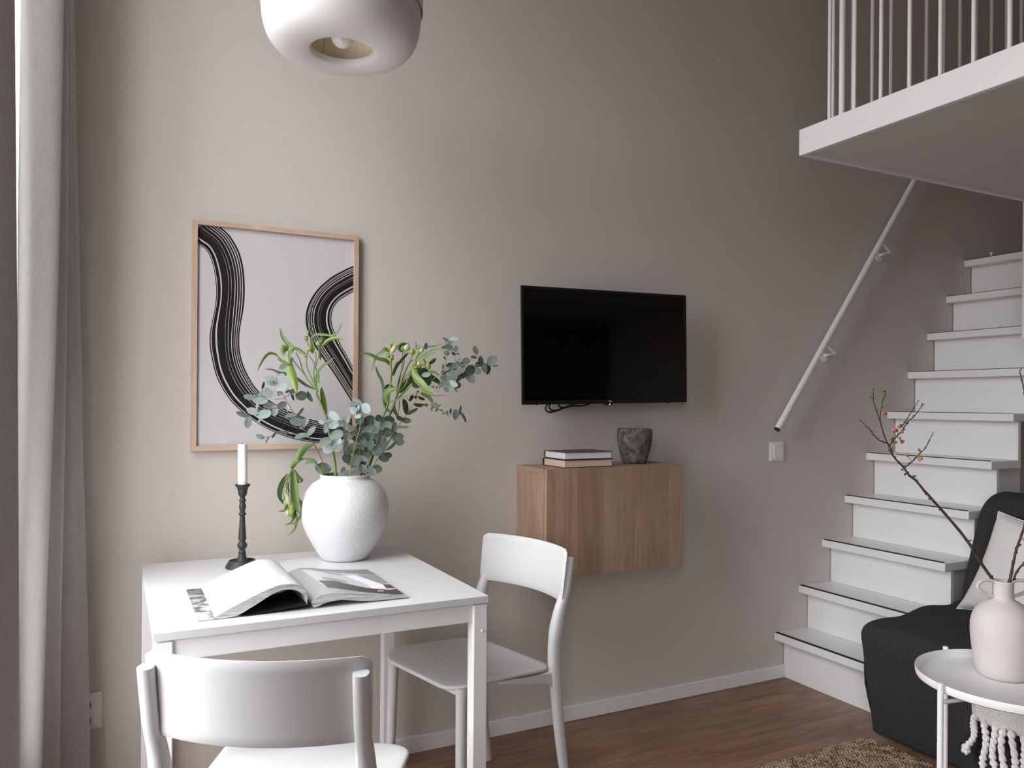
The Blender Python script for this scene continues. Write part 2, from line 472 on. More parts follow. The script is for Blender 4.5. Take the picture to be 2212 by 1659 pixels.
def obj(name, mb, mats, parent=None, smooth=True, angle=38, bevel=None, world=False, label=None):
    """links the collected polygons as ONE mesh object; world=True when they are given in world coordinates"""
    if world and parent is not None:
        r = parent
        while r.parent: r = r.parent
        inv = r.matrix_basis.inverted()
        mb.v = [tuple(inv @ Vector(p)) for p in mb.v]
    o = bpy.data.objects.new(name, link_mesh(name, mb, mats, smooth, angle))
    COL.objects.link(o)
    if parent is not None: o.parent = parent
    if bevel:
        bm = o.modifiers.new('edge_rounding', 'BEVEL')
        bm.width = bevel; bm.segments = 2; bm.limit_method = 'ANGLE'; bm.angle_limit = math.radians(35)
    if label: o['label'] = label
    return o

def tag(o, label, cat, group=None):
    o['label'] = label; o['category'] = cat
    if group: o['group'] = group
    return o

def thing(name, label, cat, loc=(0, 0, 0), rotz=0.0, group=None, rot=None):
    o = bpy.data.objects.new(name, None)
    COL.objects.link(o)
    o.empty_display_size = 0.05
    o.location = loc
    o.rotation_euler = rot or (0, 0, rotz)
    o.matrix_basis = Matrix.Translation(loc) @ (Matrix.Rotation(rotz, 4, 'Z') if not rot else
                     (Matrix.Rotation(rot[2], 4, 'Z') @ Matrix.Rotation(rot[1], 4, 'Y') @ Matrix.Rotation(rot[0], 4, 'X')))
    return tag(o, label, cat, group)

def struct(name, mb, m, parent=None, **kw):
    o = obj(name, mb, m, parent, **kw)
    if parent is None: o['kind'] = 'structure'
    return o

def copy_tree(root, loc, rotz, label):
    """a copy of a thing with copies of its parts and sub-parts, sharing the meshes"""
    r = root.copy(); COL.objects.link(r)
    r.matrix_basis = Matrix.Translation(loc) @ Matrix.Rotation(rotz, 4, 'Z')
    r['label'] = label
    for ch in list(root.children):
        c = ch.copy(); COL.objects.link(c); c.parent = r
        for g in list(ch.children):
            d = g.copy(); COL.objects.link(d); d.parent = c
    return r

def spline(pts, n):
    """Catmull-Rom through points, n steps per span"""
    P = [Vector(p) for p in pts]
    out = []
    for i in range(len(P) - 1):
        a, b, c, d = P[max(i - 1, 0)], P[i], P[i + 1], P[min(i + 2, len(P) - 1)]
        for k in range(n):
            t = k / n
            out.append(0.5 * ((2 * b) + (c - a) * t + (2 * a - 5 * b + 4 * c - d) * t * t + (3 * b - a - 3 * c + d) * t ** 3))
    out.append(P[-1])
    return out

FW = Vector((math.sin(YAW), math.cos(YAW), 0))
RT = Vector((math.cos(YAW), -math.sin(YAW), 0))
UP = Vector((0, 0, 1))
def survey(px, py, depth):
    """where a sighted point of the photograph stands in the room, at a measured distance from the lens plane"""
    a, b = (px - 1106) / F_PX, (py - Y0) / F_PX
    c, s = math.cos(ROLL), math.sin(ROLL)
    return Vector((0, 0, CAM_H)) + depth * (FW + RT * (c * a + s * b) + UP * (s * a - c * b))
def survey_y(px, py, y):
    p = survey(px, py, 1.0)
    return Vector((0, 0, CAM_H)) + (p - Vector((0, 0, CAM_H))) * (y / p.y)
# ================================================================== THE ROOM
X0, X1, YF, YB, HC = ROOM['x0'], ROOM['x1'], ROOM['y0'], ROOM['y1'], ROOM['h']
T = 0.25
M['floor_base'] = wood('brown_laminate_floor', (0.27, 0.150, 0.093), (0.165, 0.086, 0.053), 'X', 0.42, 60, 0.0, 2.2, 0.45)
M['plank'] = wood('brown_laminate_plank', (0.315, 0.175, 0.108), (0.165, 0.086, 0.052), 'X', 0.40, 70, 0.15, 3.0, 0.45)

# floor: a base slab with the laminate planks laid on it
PX0, PX1, PY0, PY1 = -0.22, 3.35, 0.79, YB
fl = MB()
fl.box(X0 - T, X1 + T, YF - T, YB + T, -0.12, -0.008)
fl.box(X0 - T, X1 + T, YF - T, PY0, -0.009, 0.0)
fl.box(PX1, X1 + T, PY0, YB + T, -0.009, 0.0)
floor = struct('floor', fl, M['floor_base'], smooth=False)
PW = 0.0655
lens = [0.31, 0.37, 0.43, 0.50]
plank_mesh = {}
def plank(x0, x1, y0, y1):
    key = (round(x1 - x0, 3), round(y1 - y0, 4))
    if key not in plank_mesh:
        w, h, e = key[0], key[1], 0.0006
        mb = MB()
        mb.frustum([(e / 2, e / 2, -0.008), (w - e / 2, e / 2, -0.008), (w - e / 2, h - e / 2, -0.008), (e / 2, h - e / 2, -0.008)],
                   [(e, e, 0), (w - e, e, 0), (w - e, h - e, 0), (e, h - e, 0)])
        plank_mesh[key] = link_mesh('plank', mb, M['plank'], smooth=False)
    o = bpy.data.objects.new('plank', plank_mesh[key])
    COL.objects.link(o); o.parent = floor; o.location = (x0, y0, 0)
rp = random.Random(11)
y = 2.0975 + PW * 7
row = 0
while y > PY0 + 0.01:
    a, b = max(y, PY0), min(y + PW, PY1)
    x = PX0 - rp.uniform(0, 0.3)
    while x < PX1 - 0.02:
        L_ = rp.choice(lens)
        s_, e_ = max(x, PX0), min(x + L_, PX1)
        if PX1 - e_ < 0.05: e_ = PX1
        if e_ - s_ > 0.03: plank(s_, e_, a, b)
        else:
            plank(s_, s_ + 0.1, a, b); x = s_ + 0.1 - L_
        x += L_
        if e_ >= PX1: break
    y -= PW
    row += 1

struct('wall_back', MB().box(X0 - T, X1 + T, YB, YB + T, -0.12, HC + 0.1), M['wall'], smooth=False)
wl_ = MB()
ys = [YF - T] + [v for w in WIN for v in (w[0], w[1])] + [YB]
for i in range(0, len(ys), 2): wl_.box(X0 - T, X0, ys[i], ys[i + 1], -0.12, HC + 0.1)
for (a, b, c, d) in WIN:
    wl_.box(X0 - T, X0, a, b, -0.12, c)
    wl_.box(X0 - T, X0, a, b, d, HC + 0.1)
struct('wall_left', wl_, M['white_trim'], smooth=False)
struct('wall_right', MB().box(X1, X1 + T, YF - T, YB, -0.12, HC + 0.1), M['wall'], smooth=False)
struct('wall_front', MB().box(X0, X1, YF - T, YF, -0.12, HC + 0.1), M['wall_dark'], smooth=False)  # unseen wall, placed and darkened for what the television mirrors
struct('ceiling', MB().box(X0, X1, YF, YB, HC, HC + 0.1), M['ceiling'], smooth=False)

for k, (a, b, c, d) in enumerate(WIN):  # the first window, out of view, is added to light the right side
    fr = MB()
    xg0, xg1 = X0 - 0.215, X0 - 0.165
    w = 0.055
    fr.box(xg0, xg1, a, a + w, c, d); fr.box(xg0, xg1, b - w, b, c, d)
    fr.box(xg0, xg1, a + w, b - w, c, c + w); fr.box(xg0, xg1, a + w, b - w, d - w, d)
    wo = struct('window_%d' % (k + 1), fr, M['white_trim'], smooth=False, bevel=0.004)
    n = 3 if b - a > 1.8 else 2
    span = (b - a - 2 * w + w) / n
    for i in range(n):
        p0 = a + w + i * span
        if i:
            obj('mullion', MB().box(xg0, xg1, p0 - w, p0, c + w, d - w), M['white_trim'], wo, smooth=False, bevel=0.004)
        obj('pane', MB().box(X0 - 0.192, X0 - 0.188, p0, p0 + span - w, c + w, d - w), M['glass'], wo, smooth=False)
    obj('sill', MB().box(xg1, X0 + 0.0, a + 0.001, b - 0.001, c, c + 0.022), M['white_trim'], wo, smooth=False, bevel=0.004)

bb = MB().box(0.0, 2.6685, YB - 0.013, YB - 0.0003, 0.0003, 0.058)
bb.box(X0, 0.0, YB - 0.013, YB - 0.0003, 0.0003, 0.058)
bo = struct('baseboard_back', bb, M['white_trim'], smooth=False, bevel=0.003)
for xn in (1.183, 1.66, 2.27):                      # nail pairs in the skirting
    for zn in (0.016, 0.040):
        obj('nail', MB().tube([(xn, YB - 0.0128, zn), (xn, YB - 0.0135, zn)], 0.0011, 8), M['socket_dark'], bo)

# ------------------------------------------------------------------ loft, its railing and the wall under it
LX, LY, LB, LT = 2.104, 1.979, 2.071, 2.161
loft = thing('loft', 'white mezzanine loft with deep fascia board above the stairs', 'loft', (LX, LY, LB))
obj('fascia', MB().box(LX, LX + 0.022, YF + 0.001, LY, LB, LT), M['white_board'], loft, False, bevel=0.002, world=True)
obj('edge_board', MB().box(LX + 0.0222, X1 - 0.001, LY - 0.022, LY, LB, LT), M['white_board'], loft, False, bevel=0.002, world=True)
deck = MB().box(LX + 0.022, X1 - 0.001, YF + 0.001, LY - 0.022, LB + 0.012, LT - 0.002)
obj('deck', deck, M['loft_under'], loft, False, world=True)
obj('screw', MB().tube([(LX + 0.0005, 1.942, 2.122), (LX - 0.0006, 1.942, 2.122)], 0.0016, 8), M['socket_dark'], loft, world=True)

rl = thing('loft_railing', 'white slim metal railing along the loft edge', 'railing', (2.13, 1.955, LT))
RZ = 3.12
bal = link_mesh('baluster', MB().tube([(0, 0, 0), (0, 0, RZ - LT)], 0.0064, 12), M['rail_metal'])
def baluster(x, y_):
    o = bpy.data.objects.new('baluster', bal); COL.objects.link(o)
    o.parent = rl; o.location = (x - 2.13, y_ - 1.955, 0)
yy = 1.873
while yy > YF + 0.3:
    baluster(2.13, yy); yy -= 0.0991
xx = 2.24
while xx < 4.0:
    baluster(xx, 1.955); xx += 0.0995
obj('post', MB().tube([(2.13, 1.8225, LT), (2.13, 1.8225, RZ)], 0.0098, 16), M['rail_metal'], rl, world=True)
obj('top_rail', MB().tube([(2.13, YF + 0.25, RZ), (2.13, 1.94, RZ), (2.145, 1.955, RZ), (4.03, 1.955, RZ)], 0.016, 14), M['rail_metal'], rl, world=True)

struct('wall_under_loft', MB().box(3.415, X1, 1.90, LY - 0.002, 1.50, LB + 0.011), M['wall'], smooth=False)
struct('trim_1', MB().box(3.393, 3.4148, 1.895, LY, 1.495, LB - 0.0005), M['white_board'], smooth=False, bevel=0.002)

# ------------------------------------------------------------------ staircase
SX, RUN, RISE = 2.614, 0.1453, 0.1957
SZ = 0.2035
YE = 1.979
st = thing('staircase', 'steep white painted open sided staircase with black anti-slip strips', 'staircase', (SX, YB, 0))
for i in range(10):
    nx, tz = SX + i * RUN, SZ + i * RISE
    back = nx + RUN + 0.055 + 0.001 if i < 9 else X1 - 0.001        # the top tread is the landing
    tr = obj('tread', MB().box(nx, back, YE, YB - 0.0005, tz - 0.033, tz), M['white_board'], st, False, bevel=0.0025, world=True)
    obj('anti_slip_strip', MB().box(nx + 0.002, nx + 0.018, YE + 0.012, YB - 0.006, tz - 0.001, tz + 0.0022), M['black_strip'], tr, False, world=True)
    z0 = 0.0004 if i == 0 else tz - RISE
    obj('riser', MB().box(nx + 0.055, nx + 0.075, YE + 0.012, YB - 0.004, z0, tz - 0.033), M['white_board'], st, False, bevel=0.001, world=True)
obj('peg', MB().lathe([(0.0052, 0), (0.0052, 0.018), (0.0085, 0.019), (0.0085, 0.026), (0.0, 0.027)], (3.962, 2.463, SZ + 9 * RISE), 14), M['rail_metal'], st, world=True)

# closed side below the treads, set well back behind the riser ends
poly = [(2.70, 0.0004)]
for i in range(10):
    nx, tz = SX + i * RUN, SZ + i * RISE
    poly += [(nx + 0.0755, (0.0004 if i == 0 else tz - RISE)), (nx + 0.0755, tz - 0.0335), (nx + RUN + 0.0752, tz - 0.0335)]
    if nx > 3.30: break
poly += [(poly[-1][0], 0.0004)]
obj('side_panel', MB().prism(poly[1:], 'Y', YE + 0.10, YE + 0.116), M['white_board'], st, False, world=True)

# handrail on the wall above the stairs
hr = thing('handrail', 'white tubular handrail on two brackets sloping up the wall', 'handrail', (2.552, 2.509, 1.107))
h0, h1 = Vector((2.552, 2.509, 1.107)), Vector((3.75, 2.509, 2.727))
obj('rail', MB().tube([h0, h1], 0.0132, 20), M['rail_metal'], hr, world=True)
d = (h0 - h1).normalized()
obj('end_cap', MB().tube([h0 - d * 0.001, h0 + d * 0.004], 0.0136, 20), M['black'], hr, world=True, label='black plastic end cap')
for (bx, bz) in ((3.27, 1.923), (2.908, 1.431)):
    br = obj('bracket', MB().tube([(bx, 2.5785, bz), (bx, 2.574, bz)], 0.021, 24), M['rail_metal'], hr, world=True)
    zr = 1.107 + (bx - 0.045 - 2.552) * 1.3523
    arm = spline([(bx, 2.575, bz + 0.006), (bx, 2.545, bz + 0.012), (bx - 0.006, 2.515, bz + 0.014), (bx - 0.018, 2.509, bz + 0.020), (bx - 0.066, 2.509, bz + 0.048)], 5)
    obj('bracket_arm', MB().tube(arm, 0.0060, 10), M['rail_metal'], br, world=True)
    obj('screw', MB().tube([(bx + 0.012, 2.5742, bz + 0.004), (bx + 0.012, 2.573, bz + 0.004)], 0.0034, 10), M['socket_dark'], br, world=True)

# light switch beside the stairs
def rrect(w, h, r, n=4):
    out = []
    for cx, cz, a0 in ((w / 2 - r, h / 2 - r, 0), (-w / 2 + r, h / 2 - r, 90), (-w / 2 + r, -h / 2 + r, 180), (w / 2 - r, -h / 2 + r, 270)):
        for k in range(n + 1):
            a = math.radians(a0 + 90 * k / n)
            out.append((cx + r * math.cos(a), cz + r * math.sin(a)))
    return out
def raised(mb, sections, cx, cz, axis_y):
    """stack of rounded rectangles (w, h, r, y) facing the room, cx/cz centre"""
    rows = []
    for (w, h, r, yv) in sections:
        rows.append([(cx + p[0], yv, cz + p[1]) for p in rrect(w, h, r)])
    n = len(rows[0]); o = len(mb.v)
    mb.v += [p for r_ in rows for p in r_]
    for i in range(len(rows) - 1):
        for k in range(n):
            k2 = (k + 1) % n
            mb.f.append([o + i * n + k2, o + i * n + k, o + (i + 1) * n + k, o + (i + 1) * n + k2]); mb.mi.append(0); mb.uv.append(None)
    mb.f.append([o + (len(rows) - 1) * n + k for k in range(n)][::-1]); mb.mi.append(0); mb.uv.append(None)
    mb.f.append([o + k for k in range(n)]); mb.mi.append(0); mb.uv.append(None)
    return mb
sw = thing('light_switch', 'square white light switch below the end of the handrail', 'light switch', (2.618, YB, 1.005))
Yw = YB - 0.0003
obj('plate', raised(MB(), [(0.086, 0.086, 0.006, Yw), (0.086, 0.086, 0.006, Yw - 0.004), (0.066, 0.070, 0.004, Yw - 0.0095), (0.064, 0.068, 0.004, Yw - 0.0098)], 2.618, 1.005, 0), M['switch'], sw, True, 20, world=True)
obj('rocker', raised(MB(), [(0.052, 0.060, 0.004, Yw - 0.0088), (0.052, 0.060, 0.004, Yw - 0.0118), (0.048, 0.056, 0.004, Yw - 0.0135)], 2.619, 1.005, 0), M['switch'], sw, True, 20, world=True)

so = thing('wall_socket', 'white double wall socket low beside the curtain', 'socket', (-0.069, YB, 0.31))
obj('plate', raised(MB(), [(0.087, 0.104, 0.005, Yw), (0.087, 0.104, 0.005, Yw - 0.004), (0.045, 0.075, 0.003, Yw - 0.016), (0.043, 0.073, 0.003, Yw - 0.016)], -0.069, 0.31, 0), M['switch'], so, True, 20, world=True)
for zz in (0.332, 0.288):
    s1 = obj('socket_insert', MB().tube([(-0.069, Yw - 0.0155, zz), (-0.069, Yw - 0.0172, zz)], 0.0185, 24), M['switch'], so, world=True)
    obj('recess', MB().tube([(-0.069, Yw - 0.017, zz), (-0.069, Yw - 0.0176, zz)], 0.0165, 24), M['socket_dark'], s1, world=True, label='grey round socket recess')
    for dx in (-0.008, 0.008):
        obj('contact_hole', MB().tube([(-0.069 + dx, Yw - 0.0174, zz), (-0.069 + dx, Yw - 0.018, zz)], 0.0026, 10), M['black'], s1, world=True)

# ------------------------------------------------------------------ curtains
def curtain(name, label, top, bot, z0, z1, hem=None):
    n, m = 10, 26
    a, b = spline([(p[0], p[1], 0) for p in bot], n), spline([(p[0], p[1], 0) for p in top], n)
    rows, uvs = [], []
    ln = [0.0]
    for i in range(1, len(a)): ln.append(ln[-1] + (a[i] - a[i - 1]).length)
    for j in range(m + 1):
        t = j / m
        z = z0 + (z1 - z0) * t
        k = min(1.0, max(0.0, (z - 0.15) / 2.15))
        sw_ = 0.003 * math.sin(z * 3.1)
        rows.append([(p.x + (q.x - p.x) * k + sw_ * math.sin(i * 0.5), p.y + (q.y - p.y) * k, z) for i, (p, q) in enumerate(zip(a, b))])
        uvs.append([(l, z) for l in ln])
    mb = MB().grid(rows, uv=uvs)
    o = obj(name, mb, M['curtain'])
    sd = o.modifiers.new('cloth_thickness', 'SOLIDIFY'); sd.thickness = 0.0012
    return tag(o, label, 'curtain', 'linen curtains at the window')
cB_bot = [(-0.205, 2.17), (-0.185, 2.19), (-0.152, 2.22), (-0.165, 2.29), (-0.19, 2.335), (-0.150, 2.355), (-0.118, 2.375), (-0.145, 2.42), (-0.085, 2.45), (-0.052, 2.475), (-0.11, 2.525), (-0.19, 2.53)]
cB_top = [(-0.203, 2.17), (-0.175, 2.18), (-0.117, 2.23), (-0.13, 2.285), (-0.16, 2.335), (-0.127, 2.35), (-0.112, 2.365), (-0.14, 2.42), (-0.115, 2.445), (-0.107, 2.475), (-0.14, 2.525), (-0.19, 2.53)]
curtain('curtain', 'light grey linen curtain panel in folds at the wall corner', cB_top, cB_bot, 0.012, 3.5)
cA_bot = [(-0.20, 0.03), (-0.14, 0.10), (-0.19, 0.18), (-0.14, 0.27), (-0.19, 0.36), (-0.14, 0.45), (-0.19, 0.54), (-0.14, 0.63), (-0.19, 0.72), (-0.20, 0.80), (-0.15, 0.86), (-0.185, 0.93), (-0.135, 0.99), (-0.175, 1.05), (-0.125, 1.12), (-0.165, 1.18), (-0.150, 1.25), (-0.107, 1.30)]  # unseen folds before the far edge are added to keep window light off the chair
cA_top = [(-0.20, 0.03), (-0.14, 0.10), (-0.19, 0.18), (-0.14, 0.27), (-0.19, 0.36), (-0.14, 0.45), (-0.19, 0.54), (-0.14, 0.63), (-0.19, 0.72), (-0.20, 0.80), (-0.15, 0.86), (-0.185, 0.93), (-0.140, 0.99), (-0.180, 1.05), (-0.142, 1.12), (-0.175, 1.18), (-0.165, 1.25), (-0.1355, 1.30)]
curtain('curtain', 'dark shaded curtain edge nearest the camera at the left border', cA_top, cA_bot, 0.012, 3.5)
cr_ = thing('curtain_rail', 'white curtain rail above the window, carrying both curtains', 'curtain rail', (-0.15, 1.4, 3.52))
obj('rail', MB().box(-0.17, -0.14, -0.05, 2.56, 3.5, 3.52), M['white_metal'], cr_, False, bevel=0.002, world=True)
for yk in (0.0, 1.4, 2.4):
    obj('rail_bracket', MB().box(X0, -0.14, yk, yk + 0.02, 3.52, 3.532), M['white_metal'], cr_, False, world=True)
# ================================================================== TABLE
tb = thing('dining_table', 'square white table standing against the wall with a vase and open magazine', 'table', (0.446, 2.117, 0))
TX0, TX1, TY0, TY1 = 0.073, 0.820, 1.740, 2.490
obj('tabletop', MB().box(TX0, TX1, TY0, TY1, 0.7225, 0.740), M['table_top'], tb, False, bevel=0.0012, world=True)
lg = 0.037
for (x, y_) in ((TX0 + 0.001, TY0 + 0.003), (TX1 - lg - 0.001, TY0 + 0.003), (TX0 + 0.001, TY1 - lg - 0.003), (TX1 - lg - 0.001, TY1 - lg - 0.003)):
    l_ = obj('leg', MB().box(x, x + lg, y_, y_ + lg, 0.0005, 0.7195), M['white_metal'], tb, False, bevel=0.0025, world=True)
    obj('spacer', MB().box(x + 0.006, x + lg - 0.006, y_ + 0.006, y_ + lg - 0.006, 0.7195, 0.7225), M['white_metal'], l_, False, world=True)
    xo = x + lg if x > 0.4 else x
    sgn = 1 if x > 0.4 else -1
    yb_ = y_ + lg * 0.5 if y_ < 2 else y_ + lg * 0.5
    if y_ < 2: obj('bolt', MB().ball((x + lg * 0.62, y_ + 0.0005, 0.655) if y_ < 2 else (xo, yb_, 0.655), 0.0035, None, 10, 6), M['white_metal'], l_, world=True)
ap0, ap1 = 0.677, 0.7205
obj('apron', MB().box(TX0 + lg, TX1 - lg, TY0 + 0.009, TY0 + 0.031, ap0, ap1), M['white_metal'], tb, False, bevel=0.002, world=True)
obj('apron', MB().box(TX0 + lg, TX1 - lg, TY1 - 0.031, TY1 - 0.009, ap0, ap1), M['white_metal'], tb, False, bevel=0.002, world=True)
obj('apron', MB().box(TX0 + 0.008, TX0 + 0.03, TY0 + lg, TY1 - lg, ap0, ap1), M['white_metal'], tb, False, bevel=0.002, world=True)
obj('apron', MB().box(TX1 - 0.03, TX1 - 0.008, TY0 + lg, TY1 - lg, ap0, ap1), M['white_metal'], tb, False, bevel=0.002, world=True)

# ================================================================== CHAIRS
def seat_mb():
    mb = MB()
    def outline(f):
        hw, hl, r = 0.205 * f, 0.186 * f, 0.072 * f
        out = []
        for cx, cy, a0 in ((hw - r, hl - r, 0), (-hw + r, hl - r, 90), (-hw + r, -hl + r, 180), (hw - r, -hl + r, 270)):
            for k in range(9):
                a = math.radians(a0 + 90 * k / 8)
                x, y_ = cx + r * math.cos(a), cy + r * math.sin(a)
                out.append((x * (1 - 0.06 * max(0, -y_ / 0.195)), y_ + 0.014 + (0.012 * (1 - (x / 0.205) ** 2) if y_ > 0 else 0) * f))
        return out
    def hz(x, y_):
        v = y_ / 0.2
        t = min(1.0, max(0.0, (0.45 - v) / 1.45))
        z = 0.4550 - 0.026 * t * t * (3 - 2 * t) + 0.004 * max(0, -v - 0.6) - 0.010 * max(0, v) ** 3
        return z - 0.012 * (1 - min(1, (abs(x) / 0.2)) ** 2) * (1 - 0.5 * abs(v))
    fs = [1.0, 0.992, 0.97, 0.9, 0.75, 0.55, 0.3]
    dz = [-0.0045, -0.001, 0, 0, 0, 0, 0]
    rows_t = [[(x, y_, hz(x, y_) + d_) for x, y_ in outline(f)] for f, d_ in zip(fs, dz)]
    rows_b = [[(x, y_, hz(x, y_) - 0.011 - d_ * 0.8) for x, y_ in outline(f)] for f, d_ in zip(fs, dz)]
    n = len(rows_t[0])
    rows = rows_b[::-1] + rows_t
    o = len(mb.v)
    mb.v += [p for r in rows for p in r]
    for i in range(len(rows) - 1):
        for k in range(n):
            k2 = (k + 1) % n
            mb.f.append([o + i * n + k, o + i * n + k2, o + (i + 1) * n + k2, o + (i + 1) * n + k]); mb.mi.append(0); mb.uv.append(None)
    for row, flip in ((0, True), (len(rows) - 1, False)):
        c = Vector((0, 0.014, hz(0, 0.014) - (0.011 if flip else 0)))
        mb.v.append(tuple(c)); ci = len(mb.v) - 1
        for k in range(n):
            a, b = o + row * n + k, o + row * n + (k + 1) % n
            mb.f.append([b, a, ci] if flip else [a, b, ci]); mb.mi.append(0); mb.uv.append(None)
    return mb
BH0, BH1 = 0.617, 0.772
def back_y(x, z):
    lean = -0.182 - 0.020 * (z - BH0) / (BH1 - BH0)
    return lean - 0.051 * (1 - (x / 0.205) ** 2)
def backrest_mb():
    mb = MB()
    hw, r, th = 0.205, 0.017, 0.0105
    zc, hh = (BH0 + BH1) / 2, (BH1 - BH0) / 2
    fr, bk, uv = [], [], []
    nx, nz = 36, 12
    for j in range(nz + 1):
        v = -1 + 2 * j / nz
        v = math.copysign(abs(v) ** 0.75, v)
        z = zc + hh * v
        e = max(0.0, (abs(z - zc) - (hh - r)))
        w = hw - (r - math.sqrt(max(0, r * r - e * e)))
        w -= 0.004 * (1 - (z - BH0) / (BH1 - BH0))
        row_f, row_b = [], []
        for i in range(nx + 1):
            u = -1 + 2 * i / nx
            x = w * math.copysign(abs(u) ** 0.9, u)
            ed = min((1 - abs(u)) * w, hh - abs(z - zc))
            t = th * 0.5 * (math.sqrt(max(0.06, min(1, ed / 0.006))))
            y_ = back_y(x, z)
            row_f.append((x, y_ + t, z)); row_b.append((x, y_ - t, z))
        fr.append(row_f); bk.append(row_b)
    mb.grid(fr, flip=True); mb.grid(bk)
    rim_f = fr[0] + [r_[-1] for r_ in fr[1:]] + fr[-1][-2::-1] + [r_[0] for r_ in fr[-2:0:-1]]
    rim_b = bk[0] + [r_[-1] for r_ in bk[1:]] + bk[-1][-2::-1] + [r_[0] for r_ in bk[-2:0:-1]]
    n = len(rim_f); o = len(mb.v)
    mb.v += rim_f + rim_b
    for k in range(n):
        k2 = (k + 1) % n
        mb.f.append([o + k, o + n + k, o + n + k2, o + k2]); mb.mi.append(0); mb.uv.append(None)
    return mb
def make_chair(label):
    t = thing('dining_chair', label, 'chair', (0, 0, 0))
    obj('seat', seat_mb(), M['plastic'], t, True, 60)
    obj('backrest', backrest_mb(), M['plastic'], t, True, 50)
    for s in (-1, 1):
        # front leg: round, a little thicker at the seat, with a collar
        pts = [(s * 0.186, 0.176, 0.001), (s * 0.180, 0.170, 0.20), (s * 0.176, 0.166, 0.412), (s * 0.176, 0.165, 0.438)]
        obj('leg', MB().tube(pts, [0.0125, 0.0145, 0.0165, 0.021], 16), M['plastic'], t, True, 50)
        # rear leg running up as the back post
        xs = 0.189
        path = spline([(s * 0.196, -0.222, 0.001), (s * 0.192, -0.190, 0.20), (s * 0.190, -0.172, 0.36), (s * 0.189, -0.165, 0.44), (s * 0.189, -0.168, 0.51),
                       (s * 0.189, -0.184, 0.585), (s * xs, -0.2080, 0.65), (s * (xs + 0.001), -0.2245, 0.748)], 6)
        rad, fl_ = [], []
        for p in path:
            z = p.z
            rr = 0.0135 + 0.0065 * min(1, max(0, (z - 0.02) / 0.38))
            if z > 0.54: rr = 0.020 - 0.0045 * min(1, (z - 0.54) / 0.09)
            dep = 1.0 + (0.14 * math.exp(-((z - 0.54) / 0.075) ** 2))
            rad.append(rr); fl_.append((dep, 0.82 if z < 0.52 else 0.92))
        leg = obj('leg', MB().tube(path, rad, 16, flat=fl_, sq=0.85), M['plastic'], t, True, 50)
        # seat rail reaching forward from the rear leg
        prof = [(-0.172, 0.340), (-0.160, 0.362), (-0.145, 0.378), (-0.120, 0.389), (-0.04, 0.404), (0.05, 0.424), (0.05, 0.4335), (-0.06, 0.421), (-0.145, 0.4165), (-0.172, 0.432)]
        mb = MB().prism(prof, 'X', s * 0.177, s * 0.197)
        obj('seat_rail', mb, M['plastic'], t, True, 40, bevel=0.003)
    obj('cross_rail', MB().box(-0.165, 0.165, 0.150, 0.175, 0.412, 0.430), M['plastic'], t, False, bevel=0.003)
    return t
ch = make_chair('white plastic chair in the foreground, seen from behind its curved backrest')
copy_tree(ch, (0.970, 2.175, 0), math.radians(103), 'white plastic chair at the right side of the table, below the wooden cabinet')
ch.matrix_basis = Matrix.Translation((0.330, 1.605, 0)) @ Matrix.Rotation(math.radians(-30.5), 4, 'Z')

# ================================================================== WALL CABINET
M['cab_side'] = wood('pale_walnut_foil_upright', (0.42, 0.275, 0.20), (0.29, 0.185, 0.130), 'Z', 0.5, 130, 0.0, 3.5)
M['cab_top'] = wood('pale_walnut_foil_level', (0.42, 0.275, 0.20), (0.29, 0.185, 0.130), 'X', 0.42, 130, 0.0, 3.5)
tints = [((0.40, 0.26, 0.185), (0.28, 0.175, 0.12)), ((0.325, 0.21, 0.15), (0.245, 0.152, 0.107)), ((0.40, 0.27, 0.20), (0.29, 0.19, 0.14)),
         ((0.37, 0.245, 0.178), (0.255, 0.16, 0.112)), ((0.345, 0.225, 0.16), (0.26, 0.165, 0.117)), ((0.39, 0.26, 0.19), (0.29, 0.185, 0.132))]
CX0, CX1, CZ0, CZ1, CYF = 1.3265, 1.9155, 0.6045, 0.983, 2.354
cb = thing('wall_cabinet', 'pale wood wall cabinet mounted below the television', 'cabinet', ((CX0 + CX1) / 2, YB, CZ0))
obj('top_panel', MB().box(CX0, CX1, CYF + 0.021, YB - 0.0005, CZ1 - 0.018, CZ1), M['cab_top'], cb, False, bevel=0.0006, world=True)
obj('bottom_panel', MB().box(CX0, CX1, CYF + 0.021, YB - 0.0005, CZ0, CZ0 + 0.018), M['cab_top'], cb, False, bevel=0.0006, world=True)
for x in (CX0, CX1 - 0.018):
    obj('side_panel', MB().box(x, x + 0.018, CYF + 0.021, YB - 0.0005, CZ0 + 0.0182, CZ1 - 0.0182), M['cab_side'], cb, False, bevel=0.0006, world=True)
obj('back_panel', MB().box(CX0 + 0.018, CX1 - 0.018, YB - 0.006, YB - 0.001, CZ0 + 0.018, CZ1 - 0.018), M['cab_side'], cb, False, world=True)
door = obj('door', MB().box(CX0 + 0.001, CX1 - 0.001, CYF + 0.0008, CYF + 0.0185, CZ0 + 0.001, CZ1 - 0.001), M['cab_side'], cb, False, bevel=0.0006, world=True)
edges = [1.3275, 1.452, 1.560, 1.648, 1.750, 1.849, 1.9145]
for i in range(6):
    mm = wood('foil_stave_%d' % i, tints[i][0], tints[i][1], 'Z', 0.5, 150, 0.0, 3.0)
    obj('stave', MB().box(edges[i], edges[i + 1], CYF, CYF + 0.0012, CZ0 + 0.001, CZ1 - 0.001), mm, door, False, world=True)

